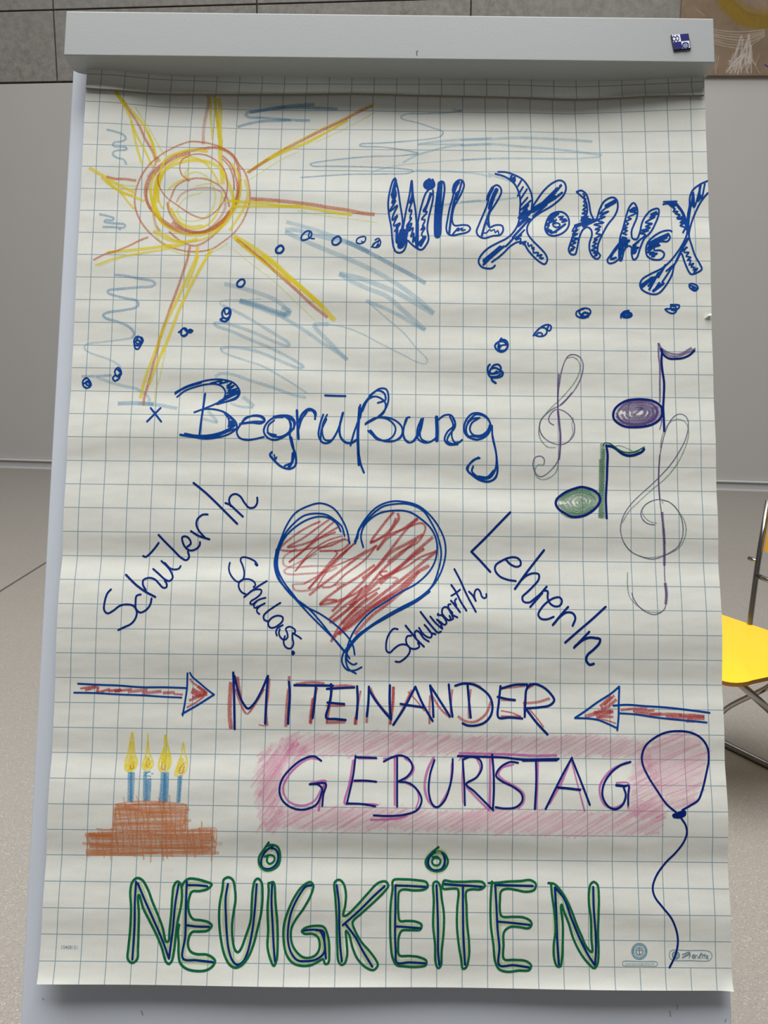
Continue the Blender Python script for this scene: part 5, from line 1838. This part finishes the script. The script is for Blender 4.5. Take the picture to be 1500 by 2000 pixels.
count = {}
for name, items in blocks:
    if name in CLUSTER:
        nm, dd = CLUSTER[name]
        for part in clusters(items, dd):
            mk = Marks(relief, sheet_world, sheet_locate, px_size)
            for pen, wd, pts in part:
                mk.stroke(pts, pen, wd)
            mk.build(nm, sheet)
        continue
    mk = Marks(relief, sheet_world, sheet_locate, px_size)
    if name == 'birthday_lettering':
        top = [(505, 1470), (535, 1445), (620, 1428), (760, 1424), (900, 1436), (1040, 1440), (1160, 1436), (1262, 1452), (1290, 1500),
               (1296, 1560), (1284, 1628), (1160, 1630), (1000, 1626), (860, 1624), (700, 1620), (512, 1620), (504, 1540)]
        up = [(560, 1474), (540, 1440), (640, 1432), (760, 1428), (900, 1436), (1040, 1440), (1160, 1436), (1266, 1448), (1262, 1478), (900, 1472), (700, 1476)]
        lo = [(540, 1580), (700, 1576), (880, 1582), (1040, 1584), (1210, 1586), (1270, 1560), (1300, 1590), (1284, 1630), (1100, 1632), (900, 1624),
              (700, 1622), (515, 1618)]
        le = [(496, 1530), (510, 1462), (580, 1442), (610, 1470), (570, 1492), (548, 1540), (556, 1584), (540, 1622), (508, 1620)]
        ri = [(1236, 1500), (1250, 1470), (1270, 1476), (1286, 1530), (1300, 1568), (1290, 1600), (1240, 1600), (1228, 1580)]
        for k, pg in enumerate((up, lo, le, ri)):
            ang = -34 if k != 2 else -58
            mk.hatch(pg, 'P', 10, ang, 5.0, 20 + k, 0.4)
            mk.hatch(pg, 'p', 4.5, ang + 4, 7.5, 30 + k, 0.5)
        mk.hatch([(508, 1545), (515, 1490), (560, 1450), (585, 1455), (560, 1490), (540, 1530), (530, 1590)], 'p', 6, -58, 6, 41, 0.5)
    if name == 'balloon_drawing':
        bp = crop('e', [(470, 675), (400, 615), (335, 520), (270, 410), (228, 318), (226, 252), (252, 190), (316, 132), (392, 95), (480, 84),
                        (575, 92), (650, 130), (696, 196), (708, 280), (688, 408), (658, 522), (625, 590), (570, 630), (510, 665)])
        mk.hatch(bp, 'P', 12, -22, 6.0, 51, 0.3)
        mk.hatch(bp, 'P', 10, -30, 8.0, 52, 0.3)
        mk.hatch(bp, 'p', 4, -24, 11.0, 53, 0.5)
    if name == 'cake_drawing':
        up = crop('f', [(370, 810), (600, 785), (830, 790), (1078, 812), (1065, 1055), (362, 1055)])
        lo = crop('f', [(105, 1075), (360, 1060), (1060, 1060), (1355, 1050), (1345, 1290), (800, 1288), (105, 1300)])
        for k, pg in enumerate((up, lo)):
            mk.hatch(pg, 'T', 9, 2, 4.6, 60 + k, 0.25)
            mk.hatch(pg, 't', 4.5, -1, 6.5, 62 + k, 0.5)
            mk.hatch(pg, 't', 2.6, 84, 10, 64 + k, 0.6)
        mk.hatch(crop('f', [(105, 1090), (340, 1090), (340, 1130), (105, 1130)]), 't', 5, 1, 4, 70, 0.3)
        mk.hatch(crop('f', [(105, 1190), (500, 1215), (1300, 1215), (1300, 1290), (105, 1290)]), 't', 5, 1, 5, 71, 0.4)
    if name == 'news_lettering':
        for pen, wd, pts in items:
            if pen == 'j' and len(pts) > 1:
                mk.stroke(pts, 'h', 17)
    for pen, wd, pts in items:
        mk.stroke(pts, pen, wd)
    if name == 'eco_seal':
        c = (1190 + 383 / 6.522, 1810 + 313 / 6.522)
        R = [15.9, 10.6, 7.6, 5.6]
        n = 40
        rings = [ring(c[0], c[1], r * 1.0, r * 1.05, n) for r in R]

        def annulus(a, b, mat, lv):
            px = rings[a] + rings[b]
            mk.patch_px(px, [(k, (k + 1) % n, n + (k + 1) % n, n + k) for k in range(n)], mat, lv)
        annulus(0, 1, M_SEAL, 0.0001)
        annulus(1, 2, M_SEALP, 0.0001)
        annulus(2, 3, M_SEAL, 0.0001)
        for word, a0, a1, flip in (('BLAUER ENGEL', 205, 335, False), ('UMWELTZEICHEN', 155, 25, True)):
            for k, ch in enumerate(word):
                if ch == ' ':
                    continue
                t = math.radians(a0 + (a1 - a0) * k / (len(word) - 1))
                place_text(mk, ch, 4.0, c[0] + 13.2 * math.cos(t), c[1] + 13.8 * math.sin(t), t + (math.pi / 2 if not flip else -math.pi / 2),
                           M_SEALP, 0.00016)
        place_text(mk, 'www.blauer-engel.de/uz14b', 5.0, 1190 + 388 / 6.522, 1810 + 471 / 6.522, 0.008, M_SEAL, 0.00016, 1.0)
    lab = LABELS.get(name)
    if name in PAIRS:
        lab = PAIRS[name][count.get(name, 0)]
        count[name] = count.get(name, 0) + 1
    mk.build(name, sheet, lab)
mk = Marks(relief, sheet_world, sheet_locate, px_size)
place_text(mk, '10408151', 10.2, 135.8, 1850.5, 0.01, M_SEAL, 0.00016, 0.85)
mk.build('printed_number', sheet, 'small printed number')

# ------------------------------------------------------------------ square badge magnet on the bar
bc = [on_sheet(np.array([x]), np.array([y]), ZF) for x, y in ((1309, 69.5), (1343.5, 66.5), (1349, 97), (1315, 101))]
bq = np.array([(float(a[0]), float(b[0])) for a, b in bc])
bcen = bq.mean(0)
th = 0.0022
badge = empty('badge_magnet', sw(bcen[0], bcen[1], ZF), 'small square navy and white badge magnet stuck on the grey clamp bar', 'magnet')
bm = prism([SO + AU * a + AV * b + AZ * (ZF + 0.0001) for a, b in bq], np.zeros(3), AZ * th)
from_bm('badge_body', bm, M_NAVYB, badge, bevel=0.0007, segs=2)


def bil(s, t, inset=0.0):
    s = inset + s * (1 - 2 * inset)
    t = inset + t * (1 - 2 * inset)
    return bq[0] * (1 - s) * (1 - t) + bq[1] * s * (1 - t) + bq[2] * s * t + bq[3] * (1 - s) * t


zt = ZF + 0.0001 + th
for (s0, t0, mt, nm) in ((0, 0, M_WHITE, 'white_field'), (0.5, 0, M_NAVY, 'blue_field'), (0, 0.5, M_NAVY, 'blue_field'), (0.5, 0.5, M_WHITE, 'white_field')):
    qd = [bil(s0, t0, 0.05), bil(s0 + 0.5, t0, 0.05), bil(s0 + 0.5, t0 + 0.5, 0.05), bil(s0, t0 + 0.5, 0.05)]
    bm = prism([SO + AU * a + AV * b + AZ * zt for a, b in qd], -AZ * 0.0002, AZ * 0.00015)
    from_bm(nm, bm, mt, badge)


def bpx(pts):
    return [(1300 + a / 25.0, 60 + b / 25.0) for a, b in pts]


mk = flat_marks(zt + 0.00008)
for pts in ([(318, 395), (383, 262), (490, 358), (552, 238), (648, 348)],
            [(328, 432), (432, 540), (500, 412), (592, 515), (648, 402)]):
    for a, b in zip(pts, pts[1:]):
        mk.stroke(bpx([a, b]), 'n', 1.5)
mk.build('letter_mark', badge, 'navy zigzag M over W')
mk = flat_marks(zt + 0.00008)
gc = (975, 725)
for pts in (ring(gc[0], gc[1], 160, 152, 20), ):
    mk.stroke(bpx(pts + pts[:1]), 'n', 1.5)
for pts in ([(815, 725), (1135, 725)], [(850, 645), (975, 650), (1100, 645)], [(850, 805), (975, 800), (1100, 805)],
            [(975, 575), (975, 875)], [(930, 580), (895, 650), (890, 725), (900, 800), (930, 870)],
            [(1020, 580), (1055, 650), (1060, 725), (1050, 800), (1020, 870)]):
    mk.stroke(bpx(pts), 'n', 0.9)
mk.build('globe_mark', badge, 'navy globe emblem')

# ------------------------------------------------------------------ yellow folding chair behind the chart
CN = on_floor(1441, 1336, 0.44)
wd_, bd_ = unit(np.array([-0.515, 0.857, 0])), unit(np.array([0.857, 0.515, 0]))
print('CHAIR', CN, on_floor(1409, 1183, 0.44), on_floor(1500, 1205, 0.44), on_floor(1416, 1452), on_floor(1500, 1493))
chair = empty('folding_chair', (CN[0] + 0.2, CN[1] + 0.3, 0.0), 'folding chair with yellow seat and grey tubular legs behind the flip chart', 'chair')


def cp(wv, bv, z):
    return np.array([CN[0], CN[1], 0]) + wd_ * wv + bd_ * bv + UP * z


SW, SD = 0.50, 0.47


def seat_poly():
    pts = []
    for cx, cy, rad, a0 in ((0, 0, 0.055, 180), (SW, 0, 0.085, 270), (SW, SD, 0.03, 0), (0, SD, 0.03, 90)):
        ox = rad if cx == 0 else SW - rad
        oy = rad if cy == 0 else SD - rad
        for k in range(7):
            t = math.radians(a0 + 15 * k)
            pts.append((ox + rad * math.cos(t), oy + rad * math.sin(t)))
    return pts


def seat_z(a, b):
    t = b / SD
    return 0.452 - 0.030 * t - 0.020 * max(0, 0.35 - t) ** 2 / 0.1225


def seat_mesh():
    bm = bmesh.new()
    outer = seat_poly()
    n = len(outer)
    loops = []
    for lev in (0.0, 0.011):
        rs = []
        for sc in (1.0, 0.85, 0.6, 0.3):
            rs.append([bm.verts.new(tuple(cp(SW / 2 + (a - SW / 2) * sc, SD / 2 + (b - SD / 2) * sc,
                                             seat_z(a, SD / 2 + (b - SD / 2) * sc) - 0.011 + lev))) for a, b in outer])
        loops.append(rs)
    for rs in loops:
        for r0, r1 in zip(rs, rs[1:]):
            for k in range(n):
                f = bm.faces.new((r0[k], r0[(k + 1) % n], r1[(k + 1) % n], r1[k]))
        bm.faces.new(rs[-1])
    for k in range(n):
        f = bm.faces.new((loops[0][0][k], loops[0][0][(k + 1) % n], loops[1][0][(k + 1) % n], loops[1][0][k]))
        f.material_index = 1
    return bm


from_bm('seat', seat_mesh(), [M_YEL, M_EDGE], chair)
# back posts
pb, pt = at_depth(1467, 1200, CN[1] + 0.58), None
bs = at_depth(1467, 1198, CN[1] + 0.545)
bt = at_depth(1496, 978, CN[1] + 0.60)
sp = bd_ * 0 - wd_ * 0.30
for k, off in enumerate((np.zeros(3), sp)):
    lowp = bs + (bs - bt) * 0.42 + off
    kn = bs + (bt - bs) * 0.45 + off
    p = from_bm('back_post', tube(bend([lowp, bs + off, kn, bt + off + bd_ * 0.01]), 0.0085), M_CHROME, chair, smooth=True)
    hp = bs + (bt - bs) * 0.46 + off
    h = from_bm('hinge_knob', tube([hp, hp + (wd_ if k == 0 else -wd_) * 0.035 + UP * 0.004], 0.006), M_CHROME, p, smooth=True)
q0 = bs + (bt - bs) * 0.34
from_bm('back_stretcher', tube(bend([q0, q0 + sp * 0.25 - UP * 0.008, q0 + sp * 0.75 - UP * 0.008, q0 + sp]), 0.0075), M_CHROME, chair, smooth=True)
# backrest: a bent plywood panel between the posts
bm = bmesh.new()
rows = []
for i in range(9):
    s = i / 8
    rw = []
    for lev in (0, 1):
        base = bs + (bt - bs) * 0.55 + sp * (0.035 + 0.93 * s) + bd_ * (0.012 + 0.016 * math.sin(math.pi * s) + 0.010 * lev)
        topp = bs + (bt - bs) * 0.985 + sp * (0.035 + 0.93 * s) + bd_ * (0.012 + 0.016 * math.sin(math.pi * s) + 0.010 * lev)
        rw += [bm.verts.new(tuple(base)), bm.verts.new(tuple(topp))]
    rows.append(rw)
for a, b in zip(rows, rows[1:]):
    bm.faces.new((a[0], b[0], b[1], a[1]))
    bm.faces.new((a[2], a[3], b[3], b[2]))
    for x, y in ((0, 2), (1, 3)):
        f = bm.faces.new((a[x], b[x], b[y], a[y]))
        f.material_index = 1
for r in (rows[0], rows[-1]):
    f = bm.faces.new((r[0], r[1], r[3], r[2]))
    f.material_index = 1
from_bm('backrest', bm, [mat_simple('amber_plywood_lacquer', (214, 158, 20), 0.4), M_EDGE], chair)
# legs: two crossing frames under the seat and a floor bar
fa, fb = on_floor(1416, 1452, 0.012), on_floor(1500, 1493, 0.012)
fdir = unit(fb - fa)
fl0, fl1 = fa - fdir * 0.16, fa + fdir * 0.34
from_bm('floor_bar', tube(bend([fl0 + UP * 0.03, fl0 + fdir * 0.02, fl1 - fdir * 0.02, fl1 + UP * 0.03]), 0.0115), M_CHROME, chair, smooth=True)
la = at_depth(1444, 1334, CN[1] + 0.07)
lb = at_depth(1520, 1402, CN[1] + 0.22)
from_bm('leg', tube(bend([la, lb, fl1 + UP * 0.03]), 0.010), M_CHROME, chair, smooth=True)
ka = at_depth(1405, 1388, CN[1] + 0.26)
kb = at_depth(1530, 1328, CN[1] + 0.12)
kend = ka + (ka - kb) * 0.55
kend[2] = 0.012
from_bm('leg', tube(bend([kb + UP * 0.03, kb + (ka - kb) * 0.2, ka, kend]), 0.0075), M_CHROME, chair, smooth=True)
from_bm('leg', tube([cp(SW - 0.05, 0.06, 0.43), fl0 + UP * 0.03], 0.010), M_CHROME, chair, smooth=True)
gl = cp(0.02, SD - 0.10, 0.428)
from_bm('leg', tube([gl, cp(0.03, SD + 0.16, 0.012)], 0.010), M_CHROME, chair, smooth=True)
